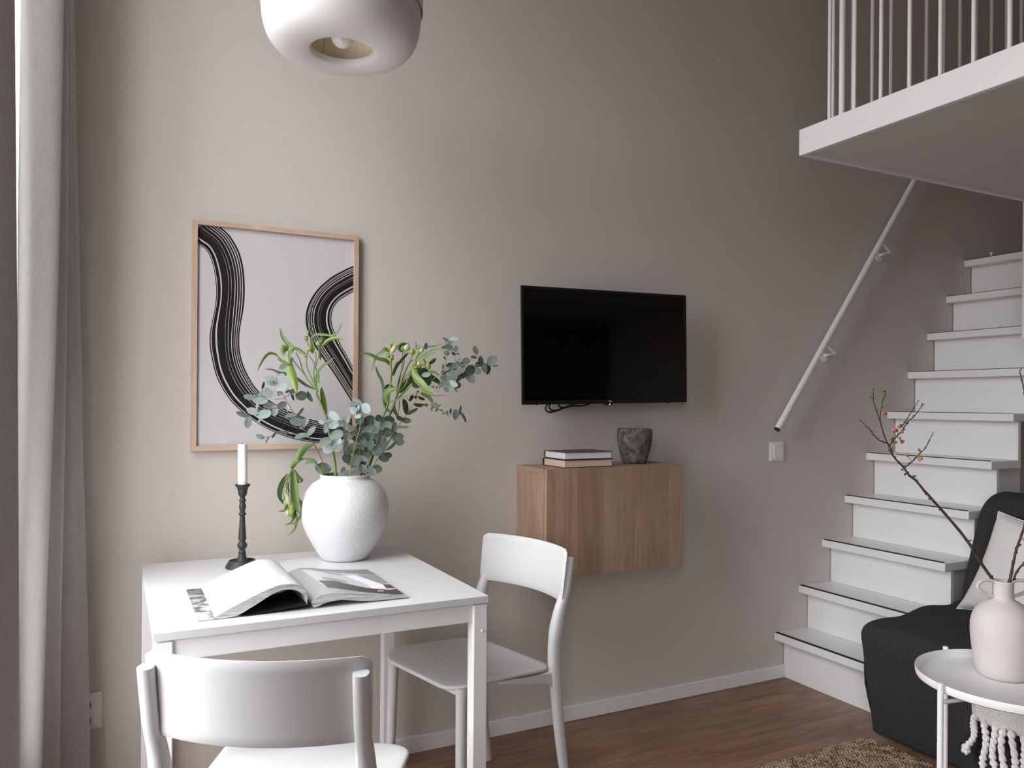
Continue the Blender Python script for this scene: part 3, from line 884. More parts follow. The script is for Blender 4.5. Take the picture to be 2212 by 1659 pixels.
# ================================================================== TELEVISION
TVC = (1.645, 2.455, 1.422)
tv = thing('television', 'black flat screen television on the wall above the wood cabinet', 'television', TVC, rot=(0, math.radians(-1.1), 0))
W2, H2 = 0.3655, 0.2105
body = MB()
body.box(-W2, W2, 0.004, 0.010, -H2, H2)
body.frustum([(-W2 + 0.02, 0.01, -H2 + 0.008), (W2 - 0.02, 0.01, -H2 + 0.008), (W2 - 0.02, 0.01, H2 - 0.03), (-W2 + 0.02, 0.01, H2 - 0.03)],
             [(-W2 + 0.09, 0.072, -H2 + 0.03), (W2 - 0.09, 0.072, -H2 + 0.03), (W2 - 0.09, 0.072, H2 - 0.12), (-W2 + 0.09, 0.072, H2 - 0.12)])
obj('housing', body, M['tv_bezel'], tv, False, bevel=0.002)
bz = MB()
b_ = 0.0085
bz.box(-W2, W2, 0, 0.005, H2 - b_, H2); bz.box(-W2, W2, 0, 0.005, -H2, -H2 + 0.015)
bz.box(-W2, -W2 + b_, 0, 0.005, -H2 + 0.015, H2 - b_); bz.box(W2 - b_, W2, 0, 0.005, -H2 + 0.015, H2 - b_)
obj('bezel', bz, M['tv_bezel'], tv, False)
obj('screen', MB().box(-W2 + b_, W2 - b_, 0.0022, 0.0042, -H2 + 0.015, H2 - b_), M['tv_screen'], tv, False)
tab = obj('sensor_tab', MB().prism([(-0.014, -H2 - 0.006), (0.012, -H2 - 0.006), (0.014, -H2 + 0.001), (-0.016, -H2 + 0.001)], 'Y', -0.001, 0.012), M['tv_bezel'], tv, False)
led_m, nt_, b_n = nodes_of('standby_light')
b_n.inputs['Emission Color'].default_value = (0.75, 0.85, 1, 1); b_n.inputs['Emission Strength'].default_value = 2.5
b_n.inputs['Base Color'].default_value = (0.7, 0.8, 0.9, 1)
obj('standby_light', MB().ball((0.001, -0.0012, -H2 - 0.0025), 0.0017, None, 10, 6), led_m, tab, label='small white standby light')
def letters(txt, size, parent, loc, m, name='lettering', thick=0.0003):
    cu = bpy.data.curves.new('lettering', 'FONT')
    cu.body = txt; cu.size = size; cu.align_x = 'CENTER'; cu.align_y = 'CENTER'; cu.extrude = thick; cu.offset = size * 0.012
    to = bpy.data.objects.new('lettering', cu)
    COL.objects.link(to)
    bpy.context.view_layer.update()
    dg = bpy.context.evaluated_depsgraph_get()
    me = bpy.data.meshes.new_from_object(to.evaluated_get(dg))
    bpy.data.objects.remove(to)
    me.materials.clear(); me.materials.append(m)
    o = bpy.data.objects.new(name, me); COL.objects.link(o)
    o.parent = parent; o.location = loc; o.rotation_euler = (math.pi / 2, 0, 0)
    return o
lo_ = letters('TCL', 0.0082, tv, (0.004, -0.0004, -H2 + 0.0075), M['logo'], 'logo')
lo_['label'] = 'small silver TCL lettering'
for x in (-0.302, 0.278, 0.286):
    obj('foot_screw', MB().tube([(x, 0.012, -H2 + 0.001), (x, 0.012, -H2 - 0.003)], 0.0022, 8), M['black'], tv)
obj('wall_mount', MB().box(-0.10, 0.10, 0.072, YB - TVC[1] - 0.0008, -0.11, 0.11), M['black'], tv, False)
cab1 = [(-0.185, 0.066, -0.12), (-0.20, 0.085, -0.19), (-0.222, 0.09, -0.222), (-0.213, 0.09, -0.2385), (-0.19, 0.085, -0.2385), (-0.155, 0.08, -0.228), (-0.11, 0.08, -0.213), (-0.06, 0.08, -0.19), (-0.03, 0.07, -0.1)]
cbm = MB().tube(spline(cab1, 6), 0.0032, 8)
cbm.tube(spline([(p[0] + 0.012, p[1] - 0.006, p[2] + 0.006) for p in cab1], 6), 0.0032, 8)
cbm.tube(spline([(-0.16, 0.075, -0.15), (-0.17, 0.085, -0.21), (-0.145, 0.088, -0.2255), (-0.11, 0.085, -0.219), (-0.04, 0.08, -0.212), (0.01, 0.07, -0.16)], 6), 0.0032, 8)
obj('cable', cbm, M['black'], tv)

# ================================================================== PICTURE
pf = thing('picture_frame', 'oak framed poster of a black brush stroke behind the flower vase', 'picture', (0.4635, YB, 1.058))
PX_0, PX_1, PZ_0, PZ_1, PYF, PYB = 0.2075, 0.721, 1.058, 1.761, 2.557, YB - 0.0006
w = 0.0155
def mitre(mb, pts): return mb.frustum([(x, PYF, z) for x, z in pts], [(x, PYB, z) for x, z in pts])
obj('frame_piece', mitre(MB(), [(PX_0, PZ_1), (PX_1, PZ_1), (PX_1 - w, PZ_1 - w), (PX_0 + w, PZ_1 - w)]), M['oak_frame_h'], pf, False, bevel=0.0006, world=True)
obj('frame_piece', mitre(MB(), [(PX_0, PZ_0), (PX_0 + w, PZ_0 + w), (PX_1 - w, PZ_0 + w), (PX_1, PZ_0)]), M['oak_frame_h'], pf, False, bevel=0.0006, world=True)
obj('frame_piece', mitre(MB(), [(PX_0, PZ_0), (PX_0, PZ_1), (PX_0 + w, PZ_1 - w), (PX_0 + w, PZ_0 + w)]), M['oak_frame_v'], pf, False, bevel=0.0006, world=True)
obj('frame_piece', mitre(MB(), [(PX_1, PZ_0), (PX_1 - w, PZ_0 + w), (PX_1 - w, PZ_1 - w), (PX_1, PZ_1)]), M['oak_frame_v'], pf, False, bevel=0.0006, world=True)
IX0, IX1, IZ0, IZ1 = PX_0 + w, PX_1 - w, PZ_0 + w, PZ_1 - w
YP = 2.5685
art = obj('print', MB().box(IX0, IX1, YP, YP + 0.003, IZ0, IZ1), M['paper'], pf, False, world=True)
def pic(x, y_):                                   # sighted on the poster's plane
    p = survey_y(390 + x * 0.33144, 450 + y_ * 0.33144, YP)
    return (p.x, p.z)
def clip_poly(poly):
    for axis, lim, sgn in ((0, IX0, 1), (0, IX1, -1), (1, IZ0, 1), (1, IZ1, -1)):
        out = []
        for i in range(len(poly)):
            a, b = poly[i], poly[(i + 1) % len(poly)]
            da, db = (a[axis] - lim) * sgn, (b[axis] - lim) * sgn
            if da >= 0: out.append(a)
            if (da >= 0) != (db >= 0):
                t = da / (da - db)
                out.append((a[0] + (b[0] - a[0]) * t, a[1] + (b[1] - a[1]) * t))
        poly = out
        if not poly: break
    return poly
ink = MB()
def band(left, right, stripes, seed):
    n = 10
    A = spline([(*pic(*p), 0) for p in left], n); B = spline([(*pic(*p), 0) for p in right], n)
    m = 140
    def resample(C):
        ln = [0]
        for i in range(1, len(C)): ln.append(ln[-1] + (C[i] - C[i - 1]).length)
        out, j = [], 0
        for k in range(m + 1):
            s_ = ln[-1] * k / m
            while j < len(ln) - 2 and ln[j + 1] < s_: j += 1
            f = (s_ - ln[j]) / max(1e-9, ln[j + 1] - ln[j])
            out.append(C[j] + (C[j + 1] - C[j]) * f)
        return out
    A, B = resample(A), resample(B)
    for si, (u0, u1) in enumerate(stripes):
        for k in range(m):
            def uu(u, k_, q):
                return u + 0.006 * noise.noise((k_ * 0.06, si * 3.1 + q, seed)) + 0.003 * noise.noise((k_ * 0.45, si * 5.7 + q, seed))
            a0, a1 = uu(u0, k, 0), uu(u1, k, 0.5)
            b0, b1 = uu(u0, k + 1, 0), uu(u1, k + 1, 0.5)
            if a1 - a0 < 0.002 or b1 - b0 < 0.002: continue
            q = [A[k].lerp(B[k], a0), A[k].lerp(B[k], a1), A[k + 1].lerp(B[k + 1], b1), A[k + 1].lerp(B[k + 1], b0)]
            pl = clip_poly([(p.x, p.y) for p in q])
            if len(pl) >= 3:
                ink._add([(x, YP - 0.00035, z) for x, z in pl], [tuple(range(len(pl)))])
stripes1 = [(0.0, 0.032), (0.055, 0.165), (0.215, 0.455), (0.465, 0.55), (0.563, 0.67), (0.692, 0.76), (0.785, 0.84), (0.868, 0.915), (0.94, 1.0)]
left1 = [(60, 190), (117, 237), (160, 265), (190, 310), (213, 380), (228, 470), (232, 550), (225, 640), (205, 740), (190, 830), (193, 920), (208, 1000), (232, 1090), (275, 1180), (340, 1270), (430, 1350), (540, 1425), (650, 1475), (760, 1508), (900, 1530), (1010, 1525), (1090, 1490), (1130, 1430), (1150, 1350)]
right1 = [(180, 60), (255, 118), (310, 165), (350, 220), (385, 290), (408, 380), (417, 470), (418, 560), (410, 660), (395, 740), (383, 830), (385, 920), (405, 1010), (440, 1090), (490, 1170), (570, 1245), (680, 1308), (800, 1360), (900, 1388), (980, 1400), (1050, 1402), (1090, 1392), (1112, 1362), (1125, 1320)]
band(left1, right1, stripes1, 1.0)
stripes2 = [(0.0, 0.075), (0.10, 0.128), (0.15, 0.195), (0.225, 0.28), (0.315, 0.435), (0.447, 0.47), (0.482, 0.538), (0.548, 0.775), (0.835, 0.925), (0.958, 1.0)]
left2 = [(1180, 350), (1130, 372), (1060, 405), (980, 450), (900, 520), (850, 590), (822, 660), (815, 730), (830, 810), (870, 890), (930, 980), (1000, 1080), (1070, 1190), (1115, 1262), (1160, 1340)]
right2 = [(1190, 510), (1130, 540), (1075, 572), (1030, 605), (1000, 645), (985, 690), (984, 740), (995, 785), (1010, 820), (1035, 870), (1065, 925), (1098, 985), (1130, 1045), (1165, 1105), (1200, 1170)]
band(left2, right2, stripes2, 5.0)
obj('brush_stroke', ink, M['ink'], art, False, world=True, label='black striped brush stroke')
obj('acrylic_sheet', MB().box(IX0, IX1, YP - 0.004, YP - 0.0025, IZ0, IZ1), M['acrylic'], pf, False, world=True)
# ================================================================== PENDANT LAMP
LC = Vector((0.516, 2.0, 2.101))
R_ = 0.2
lp = thing('pendant_lamp', 'white doughnut shaped pendant lamp with an open bottom hanging above the table', 'lamp', (LC.x, LC.y, LC.z))
out = [(0.080, 0.024), (0.0802, 0.009), (0.086, 0.005), (0.100, 0.001), (0.122, 0.0), (0.142, 0.003), (0.161, 0.011), (0.177, 0.024), (0.189, 0.043), (0.197, 0.070), (0.2, 0.100), (0.2005, 0.130),
       (0.197, 0.165), (0.186, 0.192), (0.172, 0.204), (0.160, 0.210), (0.150, 0.212), (0.148, 0.212)]
out = out[:2] + [(p.x, p.y) for p in spline([(a, b, 0) for a, b in out[1:]], 4)][1:]
inn = [(r - 0.003 if i > 22 else r + 0.0015, z + 0.004) for i, (r, z) in enumerate(out)]
inn[0] = (0.0830, 0.024)
sh = obj('lamp_shade', MB().lathe(out + inn[::-1], LC, 112, close=True), M['lamp_white'], lp, True, 60, world=True)
obj('rim_band', MB().lathe([(0.2035, 0.118), (0.2055, 0.118), (0.2055, 0.190), (0.2035, 0.190)], LC, 72, close=True), M['lamp_white'], lp, True, 50, world=True)
lin = obj('lining', MB().lathe([(0.135, 0.020), (0.1365, 0.020), (0.1365, 0.209), (0.135, 0.209)], LC, 64, close=True), M['lamp_inner'], lp, True, 50, world=True, label='beige inner lining with vertical seams')
for k in range(16):
    a = 2 * math.pi * (k + 0.3) / 16
    c, s = math.cos(a), math.sin(a)
    obj('seam', MB().tube([(LC.x + 0.1345 * c, LC.y + 0.1345 * s, LC.z + 0.022), (LC.x + 0.1345 * c, LC.y + 0.1345 * s, LC.z + 0.208)], 0.0009, 6), M['lamp_inner'], lin, world=True)
bulb = [(0.0, 0.0), (0.008, 0.001), (0.016, 0.0045), (0.023, 0.011), (0.028, 0.020), (0.030, 0.030), (0.028, 0.042), (0.022, 0.056), (0.016, 0.066), (0.0135, 0.072), (0.0135, 0.088)]
obj('bulb', MB().lathe(bulb, LC + Vector((0, 0, 0.018)), 28), M['bulb'], lp, True, 60, world=True, label='frosted round light bulb')
obj('bulb_holder', MB().lathe([(0.0, 0), (0.018, 0), (0.019, 0.03), (0.019, 0.085), (0.0, 0.086)], LC + Vector((0, 0, 0.1065)), 20), M['white_metal'], lp, True, 50, world=True)
obj('cord', MB().tube([LC + Vector((0, 0, 0.19)), (LC.x, LC.y, HC - 0.03)], 0.003, 8), M['white_metal'], lp, world=True)
obj('ceiling_cup', MB().lathe([(0.0, 0), (0.03, 0.0), (0.05, 0.012), (0.052, 0.0297), (0.0, 0.0297)], (LC.x, LC.y, HC - 0.03), 24), M['white_metal'], lp, True, 40, world=True)

# ================================================================== WHITE VASE
VC = Vector((0.6215, 2.335, 0.7403))
k = 0.000468
pr = [(0, 1591), (120, 1591), (138, 1588), (150, 1576), (168, 1550), (196, 1505), (225, 1452), (250, 1400), (268, 1350), (277, 1300), (279, 1255), (271, 1203), (252, 1155), (219, 1112), (190, 1088), (162, 1074), (156, 1066), (157, 1052), (158, 1046), (155, 1042), (146, 1042), (143, 1050), (143, 1072), (165, 1086), (205, 1115), (240, 1160), (258, 1205), (265, 1255), (240, 1400), (150, 1560), (0, 1572)]
vs_ = obj('flower_vase', MB().lathe([(r * k, (1591 - y_) * k * 0.985) for r, y_ in pr], (0, 0, 0), 80), M['vase_white'], None, True, 50)
vs_.location = VC
tag(vs_, 'white rounded ceramic vase with textured glaze holding flowers on the table', 'vase')

# ================================================================== CANDLESTICK AND CANDLE
CC = Vector((0.3265, 2.332, 0.7403))
k = 0.0002385
pr = [(0, 1612), (186, 1612), (190, 1604), (186, 1590), (168, 1560), (152, 1532), (148, 1527), (141, 1530), (128, 1545), (110, 1552), (76, 1545), (58, 1525), (50, 1500), (43, 1470), (39, 1452), (43, 1446), (43, 1434), (36, 1426), (33, 1405), (40, 1390), (54, 1368), (58, 1352), (54, 1336), (40, 1318), (34, 1300), (36, 1288), (46, 1282), (46, 1272), (42, 1220), (36, 1130), (31, 1050), (29, 1000), (33, 995), (43, 988), (44, 980), (40, 972), (30, 962), (29, 945), (36, 915), (41, 895), (38, 875), (31, 855), (30, 838), (40, 830), (42, 822), (40, 812), (30, 803), (27, 785), (31, 768), (40, 764), (46, 756), (50, 740), (53, 700), (66, 665), (82, 648), (87, 640), (87, 630), (82, 626), (60, 628), (56, 640), (54, 700), (0, 700)]
cs = obj('candlestick', MB().lathe([(r * k, (1612 - y_) * k) for r, y_ in pr], (0, 0, 0), 40), M['iron'], None, True, 40)
cs.location = CC
tag(cs, 'dark turned cast iron candlestick holding a white candle', 'candlestick')
cz = CC.z + (1612 - 699) * k
cd = thing('candle', 'white dinner candle standing in the dark candlestick', 'candle', (CC.x, CC.y, cz))
cm = MB()
rows = []
for j in range(15):
    z = 0.1303 * j / 14
    rr = 0.0123 if j < 2 else 0.0122
    row = []
    for q in range(24):
        a = 2 * math.pi * q / 24
        drip = 0.0008 * max(0, noise.noise((math.cos(a) * 2.2, math.sin(a) * 2.2, z * 16))) + (0.0010 if (q in (0, 1, 23) and z > 0.03) else 0)
        row.append(((rr + drip - (0.0012 if j == 14 else 0)) * math.cos(a) - 0.0016 * (j / 14), (rr + drip - (0.0012 if j == 14 else 0)) * math.sin(a), z))
    rows.append(row)
for j in range(14):
    for q in range(24): pass
n = 24; cm.v = [p for r in rows for p in r]
for j in range(14):
    for q in range(n):
        cm.f.append([j * n + q, j * n + (q + 1) % n, (j + 1) * n + (q + 1) % n, (j + 1) * n + q]); cm.mi.append(0); cm.uv.append(None)
cm.f.append([14 * n + q for q in range(n)]); cm.mi.append(0); cm.uv.append(None)
cm.f.append([q for q in range(n)][::-1]); cm.mi.append(0); cm.uv.append(None)
obj('wax', cm, M['wax'], cd, True, 50)
obj('wick', MB().tube([(-0.0016, 0, 0.130), (-0.0014, 0, 0.1345)], 0.0009, 6), M['black'], cd)

# ================================================================== OPEN MAGAZINE
M['page'] = mat('white_magazine_paper', (0.64, 0.635, 0.64), 0.42, 0.4)
pe_, nt_, b_n = nodes_of('stacked_page_edges')
tc_e = N(nt_, 'ShaderNodeTexCoord'); mp_e = N(nt_, 'ShaderNodeMapping'); nz_e = N(nt_, 'ShaderNodeTexNoise', Scale=1.0, Detail=2.0)
mp_e.inputs['Scale'].default_value = (25, 4, 900)
rp_e = N(nt_, 'ShaderNodeValToRGB'); rp_e.color_ramp.elements[0].position = 0.38; rp_e.color_ramp.elements[0].color = (0.30, 0.29, 0.285, 1)
rp_e.color_ramp.elements[1].position = 0.60; rp_e.color_ramp.elements[1].color = (0.60, 0.585, 0.58, 1)
nt_.links.new(tc_e.outputs['Object'], mp_e.inputs['Vector']); nt_.links.new(mp_e.outputs[0], nz_e.inputs['Vector'])
nt_.links.new(nz_e.outputs[0], rp_e.inputs[0]); nt_.links.new(rp_e.outputs[0], b_n.inputs['Base Color'])
b_n.inputs['Roughness'].default_value = 0.7
M['page_edge'] = pe_
M['cover_black'] = mat('black_inner_cover', (0.010, 0.010, 0.010), 0.25, 0.5)
M['print_grey'] = mat('grey_page_print', (0.36, 0.35, 0.355), 0.35, 0.45)
M['print_dark_grey'] = mat('dark_grey_page_print', (0.22, 0.215, 0.22), 0.35, 0.45)
M['print_light'] = mat('pale_grey_photo_print', (0.55, 0.545, 0.56), 0.35, 0.45)
M['print_white'] = mat('white_photo_print', (0.84, 0.84, 0.86), 0.35, 0.45)
M['print_mid'] = mat('mid_grey_photo_print', (0.30, 0.29, 0.30), 0.35, 0.45)
M['print_black'] = mat('charcoal_photo_print', (0.055, 0.048, 0.05), 0.35, 0.45)
M['print_brown'] = mat('brown_photo_print', (0.11, 0.05, 0.035), 0.35, 0.45)
M['text_grey'] = mat('faint_grey_text_print', (0.50, 0.495, 0.50), 0.5, 0.3)
M['cover_photo'] = mat('grey_cover_photo_print', (0.30, 0.30, 0.31), 0.35, 0.45, var=(45, 0.85), col2=(0.02, 0.017, 0.02))
mg = thing('magazine', 'open magazine with curling pages lying on the white table', 'magazine', (0.405, 1.952, 0.7402))
YN, YFAR = 1.797, 2.104
def crop2(x, y_):                                  # sighted on the near edge of the magazine
    p = survey_y(390 + x * 0.23056, 1190 + y_ * 0.23056, YN)
    return (p.x, p.z)
ZT = 0.7402
topL = [crop2(*p) for p in ((1186, 470), (1190, 420), (1172, 372), (1135, 342), (1085, 320), (1030, 312), (970, 315), (900, 330), (800, 372), (690, 424), (550, 497), (410, 570))]
topL = [(p.x, p.y) for p in spline([(a, b, 0) for a, b in topL], 4)]
botL = [crop2(*p) for p in ((1190, 500), (1185, 470), (1160, 425), (1115, 385), (1060, 364), (1000, 362), (935, 374), (850, 412), (760, 470), (640, 545), (520, 610), (330, 645))]
botL = [(p.x, p.y) for p in spline([(a, b, 0) for a, b in botL], 4)]
botL = [(x, max(z, ZT + 0.0012)) for x, z in botL]
left_poly = topL + [(botL[-1][0] - 0.002, botL[-1][1] + 0.0035)] + botL[::-1]
pl_ = obj('page_block', MB().prism(left_poly, 'Y', YN, YFAR), M['page_edge'], mg, True, 30, world=True, label='thick curled left page block')
# top sheet with a faint column of text
def sheet(curve, lift, y0, y1, ny, fn):
    rows = []
    m_ = len(curve)
    for j in range(ny + 1):
        y_ = y0 + (y1 - y0) * j / ny
        row = []
        for i, (x, z) in enumerate(curve):
            a, b = curve[max(i - 1, 0)], curve[min(i + 1, m_ - 1)]
            t = Vector((b[0] - a[0], b[1] - a[1])).normalized()
            nrm = (-t.y, t.x)
            if nrm[1] < 0: nrm = (t.y, -t.x)
            row.append((x + nrm[0] * lift, y_, z + nrm[1] * lift))
        rows.append(row)
    return MB().grid(rows, matf=fn)
def dense(curve, n):
    ln = [0]
    for i in range(1, len(curve)): ln.append(ln[-1] + math.hypot(curve[i][0] - curve[i - 1][0], curve[i][1] - curve[i - 1][1]))
    out, j = [], 0
    for k_ in range(n + 1):
        s_ = ln[-1] * k_ / n
        while j < len(ln) - 2 and ln[j + 1] < s_: j += 1
        f = (s_ - ln[j]) / max(1e-9, ln[j + 1] - ln[j])
        out.append((curve[j][0] + (curve[j + 1][0] - curve[j][0]) * f, curve[j][1] + (curve[j + 1][1] - curve[j][1]) * f))
    return out
rt_ = random.Random(5)
words = {}
def text_fn(j, i):                                  # i along the page width from the spine, j from the near edge
    u, v = i / 110, j / 150
    if 0.27 < u < 0.74 and 0.32 < v < 0.80 and not 0.49 < u < 0.515:
        if j % 2 == 0:
            key = (j, i // 3)
            if key not in words: words[key] = rt_.random() < 0.80
            return 1 if words[key] else 0
    if 0.80 < u < 0.97 and 0.25 < v < 0.28 and i % 3: return 1
    return 0
obj('page', sheet(dense(topL, 110), 0.0005, YN, YFAR, 150, text_fn), [M['page'], M['text_grey']], mg, True, 60, world=True, label='curling white left page with faint text')
# right hand pages
topR = [crop2(*p) for p in ((1232, 505), (1238, 478), (1262, 450), (1310, 424), (1370, 408), (1440, 401), (1540, 402), (1650, 410), (1780, 414), (1900, 413), (2000, 410), (2095, 406))]
topR = [(p.x, p.y) for p in spline([(a, b, 0) for a, b in topR], 4)]
botR = [crop2(*p) for p in ((1250, 535), (1290, 520), (1350, 492), (1420, 473), (1500, 460), (1600, 464), (1680, 468), (1800, 467), (1950, 456), (2148, 436))]
botR = [(p.x, max(p.y, ZT + 0.0008)) for p in spline([(a, b, 0) for a, b in botR], 4)]
right_poly = botR + topR[::-1]
obj('page_block', MB().prism(right_poly[::-1], 'Y', YN, YFAR), M['page_edge'], mg, True, 30, world=True, label='right page block with greyish edges')
NEAR0, NEAR1, FAR0, FAR1 = (1236, 490), (2095, 405), (1018, 188), (1720, 165)
def inv(p):
    u, v = 0.5, 0.5
    for _ in range(12):
        def f(u, v): return ((1 - v) * ((1 - u) * NEAR0[0] + u * NEAR1[0]) + v * ((1 - u) * FAR0[0] + u * FAR1[0]),
                             (1 - v) * ((1 - u) * NEAR0[1] + u * NEAR1[1]) + v * ((1 - u) * FAR0[1] + u * FAR1[1]))
        a = f(u, v); e1 = f(u + 1e-4, v); e2 = f(u, v + 1e-4)
        j11, j21 = (e1[0] - a[0]) / 1e-4, (e1[1] - a[1]) / 1e-4
        j12, j22 = (e2[0] - a[0]) / 1e-4, (e2[1] - a[1]) / 1e-4
        dx, dy = p[0] - a[0], p[1] - a[1]
        dt = j11 * j22 - j12 * j21
        u += (dx * j22 - dy * j12) / dt; v += (dy * j11 - dx * j21) / dt
    return (u, v)
shapes = [  # flat print of the photographed page, painter's order: (material index, outline)
    (2, [(1000, 140), (1720, 150), (1815, 222), (1160, 196)]),
    (3, [(1165, 196), (1805, 222), (2110, 412), (1405, 410)]),
    (5, [(1640, 225), (1810, 222), (1948, 305), (1890, 320)]),
    (2, [(1165, 192), (1300, 200), (1560, 235), (1480, 240), (1300, 215)]),
    (4, [(1545, 243), (1620, 232), (1890, 320), (1945, 358), (1800, 368), (1745, 325)]),
    (6, [(1330, 332), (1480, 320), (1760, 366), (1840, 370), (1960, 372), (2030, 358), (2110, 412), (1405, 410)]),
    (5, [(1345, 285), (1470, 292), (1560, 302), (1592, 325), (1378, 318)]),
    (7, [(1895, 320), (1968, 318), (2022, 353), (1930, 358)]),
    (3, [(1850, 385), (1905, 383), (1905, 391), (1850, 392)])]
shapes = [(m_, [inv(p) for p in pl]) for m_, pl in shapes]
def inside(p, poly):
    c = False
    for i in range(len(poly)):
        (x1, y1), (x2, y2) = poly[i - 1], poly[i]
        if (y1 > p[1]) != (y2 > p[1]) and p[0] < (x2 - x1) * (p[1] - y1) / (y2 - y1) + x1: c = not c
    return c
def photo_fn(j, i):
    u, v = (i + 0.5) / 120, (j + 0.5) / 150
    m_ = 1
    for k_, pl in shapes:
        if inside((u, v), pl): m_ = k_
    return m_
obj('page', sheet(dense(topR, 120), 0.0005, YN, YFAR, 150, photo_fn),
    [M['page'], M['print_grey'], M['print_dark_grey'], M['print_light'], M['print_white'], M['print_mid'], M['print_black'], M['print_brown']], mg, True, 60, world=True,
    label='right page printed with a grey interior photograph')
cvr = [(0.410, 0.7510), (0.395, 0.7500), (0.37, 0.7485), (0.33, 0.7455), (0.29, 0.7425), (0.25, 0.7411), (0.163, 0.7407)]
cb_ = MB().grid([[(x, y_, z) for x, z in cvr] for y_ in (YN - 0.001, YFAR + 0.004)], matf=lambda i, j: 1 if j == len(cvr) - 2 else 0)
cv = obj('cover', cb_, [M['cover_black'], M['cover_photo']], mg, True, 60, world=True, label='black inside of the front cover with a printed flap')
s_ = cv.modifiers.new('thickness', 'SOLIDIFY'); s_.thickness = 0.0005
tx = MB()
for q in range(2):
    for w_ in range(5):
        tx.box(0.1715 + w_ * 0.0036 + q * 0.001, 0.1742 + w_ * 0.0036, 1.806 - q * 0.004, 1.8085 - q * 0.004, 0.7409, 0.7411)
obj('caption', tx, M['print_white'], cv, False, world=True, label='small white caption print')

# ================================================================== BOOKS AND POT ON THE CABINET
M['book_grey'] = mat('dark_grey_book_cloth', (0.075, 0.075, 0.077), 0.6, 0.35, bump=(500, 0.2, 0.0004))
M['book_black'] = mat('black_book_cloth', (0.014, 0.013, 0.013), 0.6, 0.35)
M['book_red'] = mat('red_book_spine', (0.28, 0.03, 0.03), 0.6, 0.35)
M['pages_white'] = mat('white_page_block', (0.66, 0.645, 0.655), 0.8, 0.2, bump=(700, 0.2, 0.0004))
M['pages_cream'] = mat('cream_page_block', (0.60, 0.45, 0.35), 0.8, 0.2, bump=(700, 0.2, 0.0004))
def book(name, label, x, y_, z, w, d, h, rot, cover, pages, spine, th=0.0022):
    """spine along the back, page block showing at the front and at both ends"""
    t = thing(name, label, 'book', (x, y_, z), rot, 'hardback books on the cabinet')
    obj('back_cover', MB().box(0, w, 0, d, 0.0003, th), cover, t, False, bevel=0.0006)
    obj('front_cover', MB().box(0, w, 0, d, h - th, h), cover, t, False, bevel=0.0006)
    arc = [(d - 0.001, 0.0006), (d + 0.0035, h * 0.2), (d + 0.0048, h * 0.5), (d + 0.0035, h * 0.8), (d - 0.001, h - 0.0004), (d - 0.003, h - 0.0006), (d - 0.0005, h * 0.5), (d - 0.003, 0.001)]
    obj('spine', MB().prism(arc, 'X', 0, w), spine, t, True, 50)
    e = 0.0035
    blk = [(e, e), (w * 0.5, e + 0.002), (w - e, e), (w - e, d - 0.002), (e, d - 0.002)]
    obj('page_block', MB().prism(blk, 'Z', th, h - th), pages, t, False)
    return t
zb = CZ1 + 0.0004
book('book', 'black bound book with cream pages, lower of the two on the cabinet', 1.4105, 2.3765, zb, 0.207, 0.148, 0.0285, 0.02, M['book_black'], M['pages_cream'], M['book_black'])
book('book', 'dark grey book with white pages, upper of the two on the cabinet', 1.413, 2.380, zb + 0.0289, 0.203, 0.142, 0.0262, 0.015, M['book_grey'], M['pages_white'], M['book_red'])

pot = [(0, 0), (0.040, 0), (0.044, 0.002), (0.048, 0.012), (0.0555, 0.038), (0.0615, 0.062), (0.0655, 0.085), (0.0672, 0.100), (0.0672, 0.108), (0.0660, 0.110), (0.0665, 0.113), (0.0672, 0.118), (0.0658, 0.122), (0.0668, 0.125), (0.0640, 0.131), (0.0615, 0.1335), (0.058, 0.132), (0.0575, 0.122), (0.0585, 0.10), (0.045, 0.03), (0, 0.02)]
po = obj('stone_pot', MB().lathe(pot, (0, 0, 0), 56), M['stone'], None, True, 50)
po.location = (1.782, 2.478, CZ1 + 0.0004)
tag(po, 'dark mottled stone pot standing on the right of the cabinet', 'pot')

